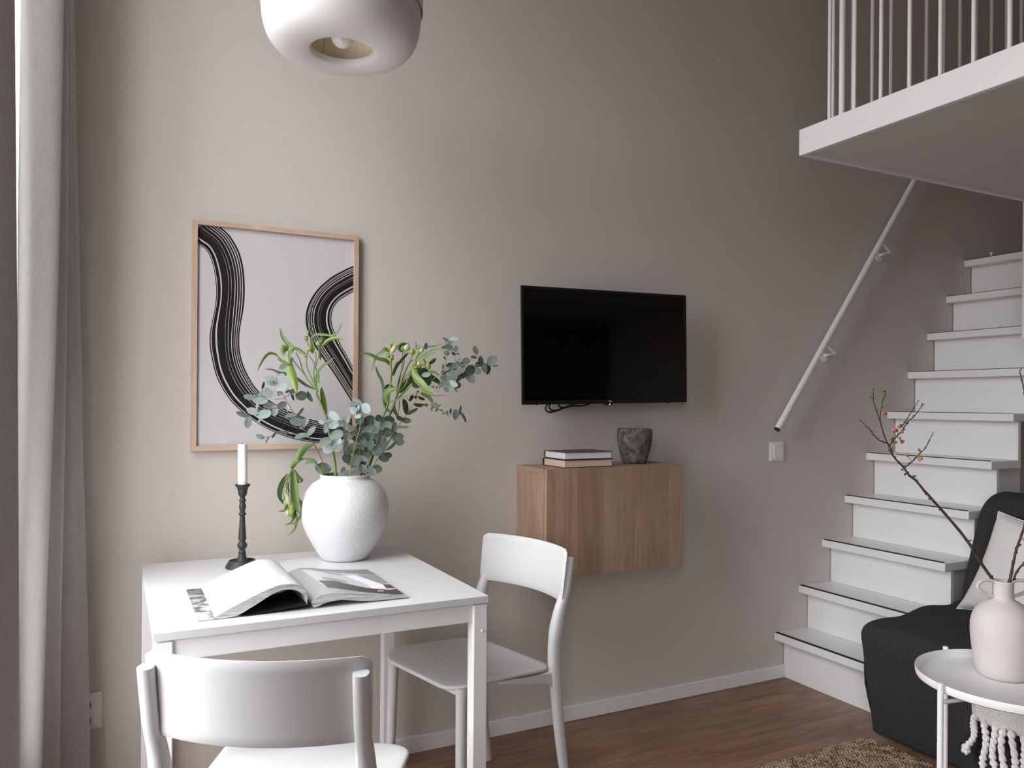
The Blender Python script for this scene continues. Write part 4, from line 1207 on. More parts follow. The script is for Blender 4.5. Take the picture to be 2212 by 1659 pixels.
# ================================================================== SOFA UNDER ITS CHARCOAL THROW
sf = thing('sofa', 'sofa covered by a charcoal waffle weave throw beside the stairs', 'sofa', (2.8, 1.1, 0))
def cloth_block(profile, yend, y_start, r_top, wr, v0):
    """profile (X, Z) swept along Y, its end rounded over and hanging to the floor; returns rows + uvs in metres"""
    P = [Vector((a, b, 0)) for a, b in profile]
    P = spline(P, 7)
    ln = [0]
    for i in range(1, len(P)): ln.append(ln[-1] + (P[i] - P[i - 1]).length)
    rows, uvs = [], []
    n = 60
    for j in range(n + 1):
        y_ = y_start + (yend - r_top - y_start) * j / n
        rows.append([Vector((p.x, y_, p.y)) for p in P]); uvs.append([(y_, v0 + l) for l in ln])
    def front_x(z_):                                          # how far forward the front hangs at a height
        for a, b in zip(P, P[1:]):
            if a.y <= z_ <= b.y: return a.x + (b.x - a.x) * (z_ - a.y) / max(1e-6, b.y - a.y)
        return P[0].x
    for q in range(1, 9):
        f = math.radians(90 * q / 8)
        sh = r_top * (1 - math.cos(f))
        y_ = yend - r_top + r_top * math.sin(f)
        row = []
        for i, p in enumerate(P):
            a, b = P[max(i - 1, 0)], P[min(i + 1, len(P) - 1)]
            t = (b - a).normalized()
            nr = Vector((t.y, -t.x, 0))                       # towards the inside of the block
            k_ = min(1, p.y / 0.15)
            row.append(Vector((p.x + nr.x * sh * k_, y_ + 0.0, p.y + nr.y * sh * k_)))
        rows.append(row); uvs.append([(yend - r_top + r_top * f, v0 + l) for l in ln])
    last = rows[-1]
    for q in range(1, 9):                                     # the end hangs straight down
        k_ = q / 8
        row = []
        for p in last:
            z_ = p.z * (1 - k_) + 0.024 * k_
            row.append(Vector((max(p.x, front_x(z_) + 0.012), yend + 0.004 * math.sin(k_ * 3.1) - 0.02 * k_ * max(0, 1 - (p.x - 2.4) / 0.15), z_)))
        rows.append(row)
        uvs.append([(uvs[-1][i][0] + last[i].z / 8, v0 + ln[i]) for i in range(len(ln))])
    out = []
    for r_ in rows:
        out.append([p + Vector(wr(p)) for p in r_])
    return out, uvs
def wr_seat(p):
    d = Vector((0, 0, 0))
    if p.z > 0.36:
        k_ = min(1, (p.z - 0.36) / 0.06)
        far = max(0, (p.x - 2.52) / 0.4)
        d.z += k_ * (0.010 * noise.noise((p.x * 6, p.y * 5, 1.0)) + (0.3 + far) * 0.034 * (0.35 - abs(noise.noise((p.x * 5 + p.y * 6, p.y * 3 - p.x * 4, 4.0)))))
    else:
        d.x += 0.010 * noise.noise((p.y * 5, p.z * 4, 2.0)) * min(1, (0.45 - p.z) / 0.2)
        d.x += 0.004 * math.sin(p.y * 38 + p.z * 3) * max(0, 0.3 - p.z) / 0.3
    return d
seat_prof = [(2.492, 0.022), (2.470, 0.08), (2.438, 0.18), (2.414, 0.29), (2.398, 0.375), (2.402, 0.405), (2.435, 0.428), (2.55, 0.438), (2.75, 0.443), (2.92, 0.447), (3.02, 0.44)]
rows, uvs = cloth_block(seat_prof, 1.968, -0.2, 0.045, wr_seat, 0)
o_ = obj('seat', MB().grid(rows, uv=uvs, flip=True), M['throw'], sf, True, 70, world=True)
sd = o_.modifiers.new('cloth_thickness', 'SOLIDIFY'); sd.thickness = 0.004; sd.offset = -1
def wr_back(p):
    k_ = max(0, min(1, (p.z - 0.44) / 0.4))
    e_ = max(0, (p.y - 1.5) / 0.45)
    return Vector((0.006 * noise.noise((p.y * 5, p.z * 6, 7.0)), -0.036 * k_ * e_, 0.008 * noise.noise((p.y * 6, p.x * 6, 9.0)) - 0.012 * k_ * (1 - e_)))
back_prof = [(2.945, 0.36), (2.948, 0.46), (2.965, 0.58), (2.985, 0.70), (3.01, 0.80), (3.04, 0.85), (3.09, 0.876), (3.15, 0.872), (3.195, 0.84), (3.21, 0.76), (3.215, 0.40), (3.215, 0.03)]
rows, uvs = cloth_block(back_prof, 1.968, -0.2, 0.075, wr_back, 0.9)
o_ = obj('backrest', MB().grid(rows, uv=uvs, flip=True), M['throw'], sf, True, 70, world=True)
sd = o_.modifiers.new('cloth_thickness', 'SOLIDIFY'); sd.thickness = 0.004; sd.offset = -1
obj('base', MB().box(2.60, 3.19, -0.15, 1.88, 0.03, 0.40), M['black'], sf, False, bevel=0.01, world=True)
for (x, y_) in ((2.64, 1.84), (3.13, 1.84), (2.64, -0.1), (3.13, -0.1)):
    obj('foot', MB().lathe([(0, 0.0005), (0.016, 0.0005), (0.02, 0.03), (0, 0.031)], (x, y_, 0), 12), M['black'], sf, world=True)

# cushion leaning on the sofa back
TL, TR, BL, BR = Vector((2.905, 1.772, 0.826)), Vector((2.91, 1.38, 0.800)), Vector((2.838, 1.885, 0.449)), Vector((2.838, 1.43, 0.452))
nrm = ((TR - TL).cross(BL - TL)).normalized()
if nrm.x > 0: nrm = -nrm
nrm = Vector((-0.985, -0.05, 0.16)).normalized()
sides = []
for s in (1, -1):
    rows, uvs = [], []
    for j in range(33):
        v = j / 32
        row, ur = [], []
        for i in range(33):
            u = i / 32
            bx, by = (2 * u - 1), (2 * v - 1)
            pin = 0.055 if bx > 0 else 0.125
            uu_ = 0.5 + 0.5 * bx * (1 - pin * (1 - by * by))
            vv_ = 0.5 + 0.5 * by * (1 - pin * (1 - bx * bx))
            p = (BL.lerp(BR, uu_)).lerp(TL.lerp(TR, uu_), vv_)
            th = 0.072 * ((1 - bx ** 4) * (1 - by ** 4)) ** 0.45
            th *= 1 + 0.10 * noise.noise((u * 3, v * 3, s * 2.0))
            row.append(p + nrm * s * th); ur.append((u * 0.46, v * 0.46))
        rows.append(row); uvs.append(ur)
    sides.append((rows, uvs))
cmb = MB()
cmb.grid(sides[0][0], uv=sides[0][1], flip=True); cmb.grid(sides[1][0], uv=sides[1][1])
cu_ = thing('cushion', 'cream ribbed cotton cushion leaning on the dark sofa back', 'cushion', (2.86, 1.62, 0.45))
obj('cushion_cover', cmb, M['cushion'], cu_, True, 80, world=True)
edge = [sides[0][0][0][i] for i in range(33)] + [sides[0][0][j][32] for j in range(1, 33)] + [sides[0][0][32][i] for i in range(31, -1, -1)] + [sides[0][0][j][0] for j in range(31, -1, -1)]
obj('edge_seam', MB().tube(edge, 0.0020, 8, caps=False), M['cushion'], cu_, True, 80, world=True)

# white knitted blanket with tassels on the sofa front
wb = thing('wool_blanket', 'white wool blanket with thick twisted tassels hanging over the sofa front', 'blanket', (2.42, 1.30, 0.45))
bprof = [(2.60, 0.452), (2.50, 0.449), (2.43, 0.440), (2.395, 0.415), (2.387, 0.37), (2.395, 0.32), (2.405, 0.27), (2.412, 0.225)]
bp_ = spline([(a, b, 0) for a, b in bprof], 5)
rows, uvs = [], []
ln = [0]
for i in range(1, len(bp_)): ln.append(ln[-1] + (bp_[i] - bp_[i - 1]).length)
for j in range(25):
    y_ = 1.538 - 0.5 * j / 24
    rows.append([(p.x - 0.006 + 0.004 * math.sin(j * 1.3) * (ln[i] / ln[-1]), y_ + 0.006 * math.sin(ln[i] * 20), p.y + 0.006) for i, p in enumerate(bp_)])
    uvs.append([(y_, l) for l in ln])
o_ = obj('blanket_cloth', MB().grid(rows, uv=uvs), M['wool_flat'], wb, True, 70, world=True)
sd = o_.modifiers.new('cloth_thickness', 'SOLIDIFY'); sd.thickness = 0.006
rt2 = random.Random(3)
for i in range(13):
    y0_ = 1.534 - i * 0.030
    ztop, zbot = 0.246 - 0.004 * (i % 2), 0.098 + rt2.uniform(-0.012, 0.012) - 0.012 * min(i, 3)
    if i == 0: zbot = 0.136
    pts, n = [], 26
    off = rt2.uniform(-0.006, 0.004)
    core = []
    for j in range(n + 1):
        t = j / n
        core.append(Vector((2.398 + 0.012 * t + 0.006 * math.sin(t * 4 + i), y0_ + (0.028 if i == 0 else off) * t * t + 0.004 * math.sin(t * 7 + i * 2), ztop + (zbot - ztop) * t)))
    mb = MB()
    for strand in range(2):
        q = []
        for j, p in enumerate(core):
            a = j * 0.95 + strand * math.pi
            q.append(p + Vector((0.0048 * math.cos(a), 0.0048 * math.sin(a), 0)))
        mb.tube(q, [0.0062 + 0.0016 * math.sin(j * 2.3 + i) for j in range(n + 1)], 8)
    mb.ball(core[-1], (0.0125, 0.0125, 0.011), None, 10, 6)
    for e_ in range(5):
        a = e_ * 1.3 + i
        mb.ball(core[-1] + Vector((0.008 * math.cos(a), 0.008 * math.sin(a), -0.010 - 0.004 * (e_ % 2))), (0.006, 0.006, 0.009), None, 7, 5)
    obj('tassel', mb, M['wool'], wb, True, 70, world=True)

# ================================================================== TRAY TABLE WITH SPECKLED VASE
tc_ = Vector((2.033, 1.199, 0))
tt = thing('tray_table', 'round white metal tray table in the right foreground', 'side table', tc_)
tz = 0.507
tray = [(0, 0), (0.205, 0.0), (0.215, 0.0015), (0.2205, 0.005), (0.2222, 0.011), (0.2228, 0.023), (0.2222, 0.0245), (0.2212, 0.0235), (0.2202, 0.0115), (0.2178, 0.0065), (0.212, 0.0032), (0.0, 0.0022)]
obj('tray', MB().lathe(tray, (0, 0, tz - 0.002), 96), M['white_metal'], tt, True, 40)
for a_ in (75, 170, 255, 350):
    a = math.radians(a_)
    x, y_ = 0.2305 * math.cos(a), 0.2305 * math.sin(a)
    lg_ = obj('leg', MB().tube([(x, y_, 0.0085), (x, y_, 0.534), (x, y_, 0.5352)], [0.0072, 0.0072, 0.0058], 18), M['white_metal'], tt, True, 40)
    obj('foot_cap', MB().tube([(x, y_, 0.0078), (x, y_, 0.014)], 0.0076, 18), M['switch'], lg_)
for i_, a_ in enumerate((75, 170)):
    a = math.radians(a_)
    z = 0.499 - 0.011 * i_
    obj('cross_bar', MB().tube([(0.2305 * math.cos(a), 0.2305 * math.sin(a), z), (-0.2305 * math.cos(a), -0.2305 * math.sin(a), z)], 0.0054, 14), M['white_metal'], tt)
    obj('cross_bar', MB().tube([(0.2305 * math.cos(a), 0.2305 * math.sin(a), 0.06 + 0.011 * i_), (-0.2305 * math.cos(a), -0.2305 * math.sin(a), 0.06 + 0.011 * i_)], 0.0054, 14), M['white_metal'], tt)

SV = Vector((2.075, 1.252, tz + 0.0006))
sv = thing('handled_vase', 'cream speckled stoneware vase with two loop handles on the tray table', 'vase', SV)
k = 0.000322
pr = [(0, 962), (170, 962), (196, 956), (214, 935), (226, 900), (244, 830), (258, 740), (268, 660), (272, 600), (270, 540), (258, 485), (232, 435), (198, 396), (158, 366), (120, 347), (98, 336), (90, 322), (88, 290), (88, 215), (91, 200), (93, 192), (90, 187), (84, 188), (80, 200), (78, 230), (78, 320), (110, 350), (190, 410), (250, 500), (258, 600), (240, 780), (200, 920), (0, 940)]
obj('vase_body', MB().lathe([(r * k * 0.86, (962 - y_) * k) for r, y_ in pr], (0, 0, 0), 72), M['speckle'], sv, True, 50)
for s in (-1, 1):
    hp = [(s * 0.021, 0.247), (s * 0.042, 0.2505), (s * 0.057, 0.2475), (s * 0.0655, 0.239), (s * 0.066, 0.230), (s * 0.060, 0.222), (s * 0.046, 0.2145), (s * 0.0225, 0.2085)]
    pts = [RT * a + UP * b for a, b in hp]
    obj('handle', MB().tube(spline(pts, 6), 0.0046, 12), M['speckle'], sv, True, 60)

# ================================================================== JUTE RUG
M['jute_base'] = mat('brown_jute_backing', (0.16, 0.105, 0.065), 0.95, 0.1, bump=(300, 0.5, 0.003))
jm, nt_, b_n = nodes_of('jute_knots')
L_ = nt_.links
tc2 = N(nt_, 'ShaderNodeTexCoord'); nz2 = N(nt_, 'ShaderNodeTexNoise', Scale=26.0, Detail=4.0)
nz3 = N(nt_, 'ShaderNodeTexNoise', Scale=170.0, Detail=1.0)
L_.new(tc2.outputs['Object'], nz2.inputs['Vector']); L_.new(tc2.outputs['Object'], nz3.inputs['Vector'])
ad = N(nt_, 'ShaderNodeMath', operation='ADD'); L_.new(nz2.outputs[0], ad.inputs[0]); L_.new(nz3.outputs[0], ad.inputs[1])
rp_ = N(nt_, 'ShaderNodeValToRGB'); rp_.color_ramp.elements[0].position = 0.78; rp_.color_ramp.elements[0].color = (0.11, 0.070, 0.044, 1)
rp_.color_ramp.elements[1].position = 1.22; rp_.color_ramp.elements[1].color = (0.39, 0.29, 0.205, 1)
e = rp_.color_ramp.elements.new(0.98); e.color = (0.24, 0.165, 0.110, 1)
L_.new(ad.outputs[0], rp_.inputs[0]); L_.new(rp_.outputs[0], b_n.inputs['Base Color'])
b_n.inputs['Roughness'].default_value = 0.9; b_n.inputs['Specular IOR Level'].default_value = 0.1
rg = thing('jute_rug', 'woven natural jute rug on the wooden floor by the sofa', 'rug', (1.7, 1.1, 0))
RX0, RX1, RY0, RY1 = 0.95, 2.452, 0.30, 1.962
obj('backing', MB().box(RX0, RX1, RY0, RY1, 0.0006, 0.007), M['jute_base'], rg, False, bevel=0.002, world=True)
kn = MB()
rk = random.Random(9)
yk = RY1 - 0.006
row = 0
unit = MB().ball((0, 0, 0), 1, None, 6, 4)
while yk > 0.90:
    xk = RX1 - 0.006 - (0.0065 if row % 2 else 0)
    while xk > RX0 + 0.006:
        a = math.radians(rk.uniform(15, 55)) * (1 if row % 2 else -1)
        rx, ry, rz = 0.0078 * rk.uniform(0.85, 1.15), 0.0045 * rk.uniform(0.85, 1.15), 0.0052 * rk.uniform(0.8, 1.2)
        c, s = math.cos(a), math.sin(a)
        ox, oy, oz = xk + rk.uniform(-0.0015, 0.0015), yk + rk.uniform(-0.0012, 0.0012), 0.0078 + rk.uniform(-0.001, 0.0012)
        o = len(kn.v)
        for (px_, py_, pz_) in unit.v:
            kn.v.append((ox + c * px_ * rx - s * py_ * ry, oy + s * px_ * rx + c * py_ * ry, oz + pz_ * rz))
        for f in unit.f:
            kn.f.append([o + q for q in f]); kn.mi.append(0); kn.uv.append(None)
        xk -= 0.0128
    yk -= 0.0083
    row += 1
wv = obj('weave', kn, jm, rg, True, 80, world=True)
wv['kind'] = 'stuff'
# ================================================================== FLOWERS IN THE WHITE VASE
class Frame:
    """a patch of the photograph used for surveying: origin and scale in its pixels"""
    def __init__(s, ox, oy, k): s.ox, s.oy, s.k = ox, oy, k
    def at(s, x, y_, d): return survey(s.ox + x * s.k, s.oy + y_ * s.k, d)
    def size(s, v, d): return v * s.k / F_PX * d
fZ = Frame(480, 680, 0.33751)
fW = Frame(620, 850, 0.12206)
fV = Frame(770, 710, 0.14467)
fU = Frame(550, 690, 0.12658)
fT = Frame(590, 940, 0.13871)
fQ = Frame(1840, 830, 0.12658)
rl_ = random.Random(21)
VDEP = VC.dot(FW)

def nearest(pts, p):
    best = min(pts, key=lambda q: (q - p).length)
    return best
def round_leaf(fr, x, y_, a, b, ang, depth, m, parent, stem_pts, facing=None):
    """oval leaf, apparent half length a and half width b, long axis turned ang degrees in view; narrow ones stand edge-on"""
    C = fr.at(x, y_, depth)
    A, B = fr.size(a, depth) * 1.07, fr.size(b, depth) * 1.07
    view = (C - Vector((0, 0, CAM_H))).normalized()
    side = view.cross(UP).normalized(); upv = side.cross(view).normalized()
    t = math.radians(ang)
    ax = side * math.cos(t) + upv * math.sin(t)
    bx = -side * math.sin(t) + upv * math.cos(t)
    if B < 0.5 * A:                                 # edge-on: true leaf is broad, tilted about its long axis
        real = 0.78 * A
        tl = math.acos(min(1, B / real)) * rl_.choice((-1, 1)); B = real
    else:
        tl = rl_.uniform(-0.45, 0.45); B = B / math.cos(tl)
    bx = Matrix.Rotation(tl, 3, ax) @ bx
    t2 = rl_.uniform(-0.35, 0.35)
    ax2 = Matrix.Rotation(t2, 3, bx) @ ax / max(0.8, math.cos(t2))
    root = nearest(stem_pts, C)
    if (root - C).dot(ax2) > 0: ax2 = -ax2          # the base end looks to the stem
    nrm = ax2.cross(bx).normalized()
    if nrm.dot(view) > 0: nrm = -nrm
    mb = MB()
    n = 14
    cup = rl_.uniform(0.05, 0.16) * A
    ring1, ring2 = [], []
    for k in range(n):
        w = 2 * math.pi * k / n
        c, s = math.cos(w), math.sin(w)
        tip = 1.0 + 0.10 * max(0, c) ** 8
        q = C + ax2 * A * c * tip + bx * B * s * (1 + 0.05 * c)
        ring1.append(q + nrm * (cup * s * s + 0.02 * A * math.sin(3 * w + ang)))
        ring2.append(C + ax2 * A * 0.55 * c + bx * B * 0.5 * s + nrm * cup * 0.25 * s * s)
    vts = ring1 + ring2 + [C]
    fs = []
    for k in range(n):
        k2 = (k + 1) % n
        fs.append((k, k2, n + k2, n + k)); fs.append((n + k, n + k2, 2 * n))
    mb._add(vts, fs)
    base = C - ax2 * A * 0.98
    if (root - base).length < 0.16 and (root - base).length > 0.002:
        mid = (root + base) / 2 + Vector((0, 0, -0.0015))
        mb.tube([base + ax2 * A * 0.2, base, mid, root], [0.0004, 0.0006, 0.0007, 0.0008], 5, caps=False)
    return obj('leaf', mb, m, parent, True, 80, world=True)

def lance_leaf(fr, pts, w, d0, d1, m, parent, twist=0.0, fold=0.38):
    """long leaf along sighted centreline points, full width w, depth running d0 to d1"""
    n = len(pts)
    P = [fr.at(x, y_, d0 + (d1 - d0) * i / (n - 1)) for i, (x, y_) in enumerate(pts)]
    P = spline(P, max(3, 10 // max(1, n - 1)))
    W = fr.size(w, (d0 + d1) / 2) / 2 * 0.86
    rows, uvs = [], []
    fold = fold * rl_.choice((-1.0, 1.0, 1.0)) * rl_.uniform(0.8, 1.7)
    m_ = len(P)
    for i, p in enumerate(P):
        t = i / (m_ - 1)
        tg = (P[min(i + 1, m_ - 1)] - P[max(i - 1, 0)]).normalized()
        view = (p - Vector((0, 0, CAM_H))).normalized()
        sd_ = tg.cross(view).normalized()
        sd_ = Matrix.Rotation(twist * math.sin(t * 3.0), 3, tg) @ sd_
        nr = sd_.cross(tg).normalized()
        ww = W * max(0.05, (math.sin(math.pi * min(1, t * 0.93 + 0.07)) ** 0.75)) * (1 - 0.18 * t)
        if t > 0.995: ww = W * 0.02
        rows.append([p - sd_ * ww + nr * ww * fold, p - sd_ * ww * 0.5 + nr * ww * fold * 0.35, p, p + sd_ * ww * 0.5 + nr * ww * fold * 0.35, p + sd_ * ww + nr * ww * fold])
        uvs.append([(t, v) for v in (0, 0.25, 0.5, 0.75, 1)])
    return obj('leaf', MB().grid(rows, uv=uvs), m, parent, True, 80, world=True)

def bud(fr, x, y_, r, depth, m, parent, lx=0.0, ly=1.0, ratio=1.25, name='bud'):
    """ribbed flower bud, half width r, its axis along (lx, ly) in view"""
    C = fr.at(x, y_, depth)
    R = fr.size(r, depth)
    view = (C - Vector((0, 0, CAM_H))).normalized()
    side = view.cross(UP).normalized(); upv = side.cross(view).normalized()
    az = (side * lx + upv * ly).normalized()
    a1 = view; a2 = az.cross(a1).normalized(); a1 = a2.cross(az)
    mb = MB()
    n, rows = 18, []
    for j in range(9):
        t = j / 8
        rr = R * math.sin(math.pi * (0.06 + 0.9 * t)) ** 0.8 * (1.08 - 0.3 * t)
        row = []
        for k in range(n):
            w = 2 * math.pi * k / n
            q = rr * (1 + 0.10 * math.cos(6 * w / 2 * 2 + j * 0.2))
            row.append(C + az * R * ratio * (2 * t - 1) + (a1 * math.cos(w) + a2 * math.sin(w)) * q)
        row.append(row[0]); rows.append(row)
    mb.grid(rows)
    o = len(mb.v); mb.v.append(tuple(C + az * R * ratio * 1.06))
    mb.v.append(tuple(C - az * R * ratio * 1.02))
    for k in range(n):
        mb.f.append([8 * (n + 1) + k, 8 * (n + 1) + k + 1, o]); mb.mi.append(0); mb.uv.append(None)
        mb.f.append([k + 1, k, o + 1]); mb.mi.append(0); mb.uv.append(None)
    return obj(name, mb, m, parent, True, 60, world=True)

def stem_path(fr, pts, d0, d1, base=True, jog=0.0):
    P = []
    n = len(pts)
    for i, (x, y_) in enumerate(pts):
        P.append(fr.at(x, y_, d0 + (d1 - d0) * i / max(1, n - 1)))
    if base:
        foot = VC + Vector((0, 0, 0.12)) + (P[0] - VC) * 0.18
        foot.z = VC.z + 0.11
        P = [foot] + P
    return spline(P, 5)
def stem_tube(paths, parent, m):
    """paths: list of (points, start radius, end radius)"""
    mb = MB()
    for P, r0, r1 in paths:
        n = len(P)
        mb.tube(P, [r0 + (r1 - r0) * i / (n - 1) for i in range(n)], 8)
    return obj('stem', mb, m, parent, True, 60, world=True)
def w2(pts, src, dst): return [((src.ox + x * src.k - dst.ox) / dst.k, (src.oy + y_ * src.k - dst.oy) / dst.k) for x, y_ in pts]

# ---- alstroemeria, tall stem on the left
d = 2.315
A1 = thing('alstroemeria_stem', 'tall alstroemeria stem with green buds in front of the poster', 'flower', VC + Vector((0, 0, 0.02)), group='flower stems in the white vase')
main = stem_path(fU, w2([(870, 1520), (850, 1250), (805, 1000), (755, 750), (700, 430), (600, 190), (520, 0)], fW, fU) + [(1070, 1230), (1040, 1190)], d, d)
ped = [[(1040, 1190), (930, 1060), (850, 940), (760, 830), (690, 740), (640, 650)], [(860, 950), (815, 850), (770, 700), (705, 565)], [(1030, 1140), (960, 980), (900, 830), (885, 720), (905, 560)],
       [(1090, 1080), (1095, 960), (1050, 850), (1000, 720), (930, 620)], [(1020, 1060), (1010, 930), (1020, 800), (1045, 680), (1045, 560)], [(1020, 830), (1060, 740), (1095, 600), (1100, 480)], [(910, 560), (920, 450), (900, 370)]]
paths = [(main, 0.0042, 0.0034)]
for i, p in enumerate(ped): paths.append((stem_path(fU, p, d, d + (-0.02, 0.02, -0.01, 0.015, 0.01, -0.015, 0.0)[i], base=False), 0.0019, 0.0013))
stem_tube(paths, A1, M['lily_stem'])
for pts, w, z0, z1, mm in [
    ([(400, 620), (300, 580), (215, 610), (130, 720), (45, 885)], 70, -0.02, -0.05, 'lily_leaf'), ([(1030, 1190), (880, 1120), (730, 1010), (540, 930), (420, 905), (300, 855), (165, 850)], 75, 0.01, 0.03, 'lily_leaf_dark'),
    ([(600, 735), (615, 880), (670, 1050), (722, 1255)], 200, -0.02, -0.045, 'lily_leaf_light'), ([(690, 490), (570, 410), (480, 290), (435, 145)], 95, -0.01, 0.01, 'lily_leaf'),
    ([(690, 490), (610, 540), (585, 640), (593, 745)], 105, -0.02, -0.04, 'lily_leaf'), ([(680, 480), (780, 530), (860, 590), (915, 615)], 100, -0.01, -0.02, 'lily_leaf'),
    ([(650, 740), (540, 735), (440, 690), (385, 615)], 85, -0.025, -0.04, 'lily_leaf_light'), ([(910, 280), (945, 170), (1008, 55)], 58, 0, 0.015, 'lily_leaf'),
    ([(945, 340), (1050, 255), (1200, 248), (1320, 262), (1430, 190), (1490, 55)], 72, 0, -0.02, 'lily_leaf'), ([(1140, 480), (1230, 380), (1330, 335), (1450, 320), (1575, 358)], 85, -0.01, -0.03, 'lily_leaf_light'),
    ([(1025, 525), (990, 420), (950, 295)], 68, -0.01, -0.02, 'lily_leaf'), ([(1060, 1190), (1060, 1000), (1130, 840), (1250, 740), (1362, 645)], 82, -0.01, -0.035, 'lily_leaf'),
    ([(1100, 470), (1140, 370), (1130, 265)], 62, 0, 0.01, 'lily_leaf_light'), ([(1100, 500), (1120, 600), (1122, 695)], 70, -0.012, -0.02, 'lily_leaf'),
    ([(1215, 1640), (1175, 1440), (1150, 1290), (1140, 1150)], 140, 0.008, 0.02, 'lily_leaf'), ([(520, 620), (460, 560), (455, 470), (500, 410)], 70, -0.012, -0.01, 'lily_leaf_light'),
    ([(930, 300), (890, 285), (845, 290)], 26, -0.01, -0.02, 'lily_leaf')]:
    lance_leaf(fU, pts, w, d + z0, d + z1, M[mm], A1, rl_.uniform(-0.9, 0.9))
for x, y_, r, dz, mm, ra in [(882, 330, 36, 0, 'petal_bud', 1.2), (940, 492, 54, -0.01, 'petal_bud', 1.05), (1092, 412, 48, -0.015, 'petal_bud', 1.1), (545, 485, 42, 0.02, 'petal_bud', 1.35), (488, 505, 46, 0.01, 'petal_bud', 1.9), (985, 545, 34, 0, 'petal_bud', 1.1), (592, 690, 55, -0.02, 'bud_cream', 1.1), (870, 625, 30, 0.01, 'petal_bud', 1.0)]:
    bud(fU, x, y_, r, d + dz, M[mm], A1, rl_.uniform(-0.3, 0.3), 1, ra)

# ---- alstroemeria, two stems leaning right
d = 2.375
A2 = thing('alstroemeria_stem', 'alstroemeria stem leaning right with a long leaf pointing left', 'flower', VC + Vector((0.02, 0, 0.02)), group='flower stems in the white vase')
main = stem_path(fV, w2([(1310, 1530), (1390, 1200), (1500, 960), (1640, 560), (1790, 180)], fW, fV) + [(480, 1080), (490, 950), (510, 800), (520, 660), (512, 540), (522, 430)], d, d - 0.01)
stem_tube([(main, 0.0040, 0.0026), (stem_path(fV, [(516, 540), (500, 500), (460, 480), (430, 455)], d, d, False), 0.0015, 0.001), (stem_path(fV, [(515, 470), (495, 430), (478, 400)], d, d, False), 0.0014, 0.001)], A2, M['lily_stem'])
for pts, w, z0, z1, mm in [
    ([(505, 545), (440, 465), (330, 435), (200, 375), (35, 358)], 100, -0.01, -0.05, 'lily_leaf'), ([(490, 345), (430, 295), (385, 330), (300, 400), (255, 520), (230, 642)], 95, -0.01, -0.03, 'lily_leaf'),
    ([(290, 565), (330, 680), (380, 760), (410, 900), (400, 1040), (420, 1175)], 60, 0.01, 0.01, 'lily_leaf_dark'), ([(540, 705), (600, 570), (700, 450), (785, 350)], 85, -0.01, 0.0, 'lily_leaf_dark'),
    ([(510, 290), (530, 180), (545, 65)], 60, 0, 0.01, 'lily_leaf_light'), ([(480, 1100), (430, 1010), (480, 910), (610, 900)], 170, -0.02, -0.03, 'lily_leaf'), ([(470, 1110), (420, 930), (470, 840), (570, 880)], 90, 0.02, 0.03, 'lily_leaf_dark'),
    ([(480, 1100), (600, 1060), (760, 1000), (1010, 930)], 40, -0.02, -0.05, 'lily_leaf'), ([(490, 1240), (440, 1180), (400, 1000)], 60, 0.012, 0.02, 'lily_leaf_dark')]:
    lance_leaf(fV, pts, w, d + z0, d + z1, M[mm], A2, rl_.uniform(-0.9, 0.9))
for x, y_, r, lx, ra, mm in [(510, 262, 30, 0.1, 1.3, 'petal_bud'), (562, 295, 40, 0.55, 1.9, 'bud_cream'), (475, 400, 32, 0, 1.2, 'petal_bud'), (530, 425, 34, 0, 1.4, 'petal_bud')]:
    bud(fV, x, y_, r, d - 0.005, M[mm], A2, lx, 1, ra)

A3 = thing('alstroemeria_stem', 'alstroemeria stem with a dense bunch of buds leaning far right', 'flower', VC + Vector((0.03, 0, 0.02)), group='flower stems in the white vase')
d = 2.40
main = stem_path(fV, w2([(1390, 1530), (1470, 1250), (1560, 1000), (1720, 600), (1900, 190)], fW, fV) + [(560, 1130), (610, 980), (650, 880)], d, d)
ped = [[(650, 880), (720, 740), (790, 640), (870, 590)], [(600, 980), (620, 800), (700, 560), (715, 420), (740, 310)], [(620, 960), (680, 760), (760, 560), (820, 440), (840, 360)], [(650, 880), (730, 640), (800, 500), (880, 460), (950, 340)],
       [(600, 960), (700, 880), (800, 700), (870, 620), (920, 540)], [(640, 900), (760, 740), (900, 640), (1000, 520)], [(610, 900), (650, 740), (680, 560), (690, 330)], [(800, 640), (900, 600), (1000, 590), (1060, 560)]]
paths = [(main, 0.0041, 0.0036)]
for i, p in enumerate(ped): paths.append((stem_path(fV, p, d, d + (-0.02, 0.01, 0.0, 0.02, -0.02, 0.01, 0.025, 0.0)[i], base=False), 0.0021, 0.0013))
paths.append((stem_path(fV, [(630, 1030), (720, 940), (830, 820)], d - 0.01, d - 0.025, False), 0.0028, 0.0028))
stem_tube(paths, A3, M['lily_stem'])
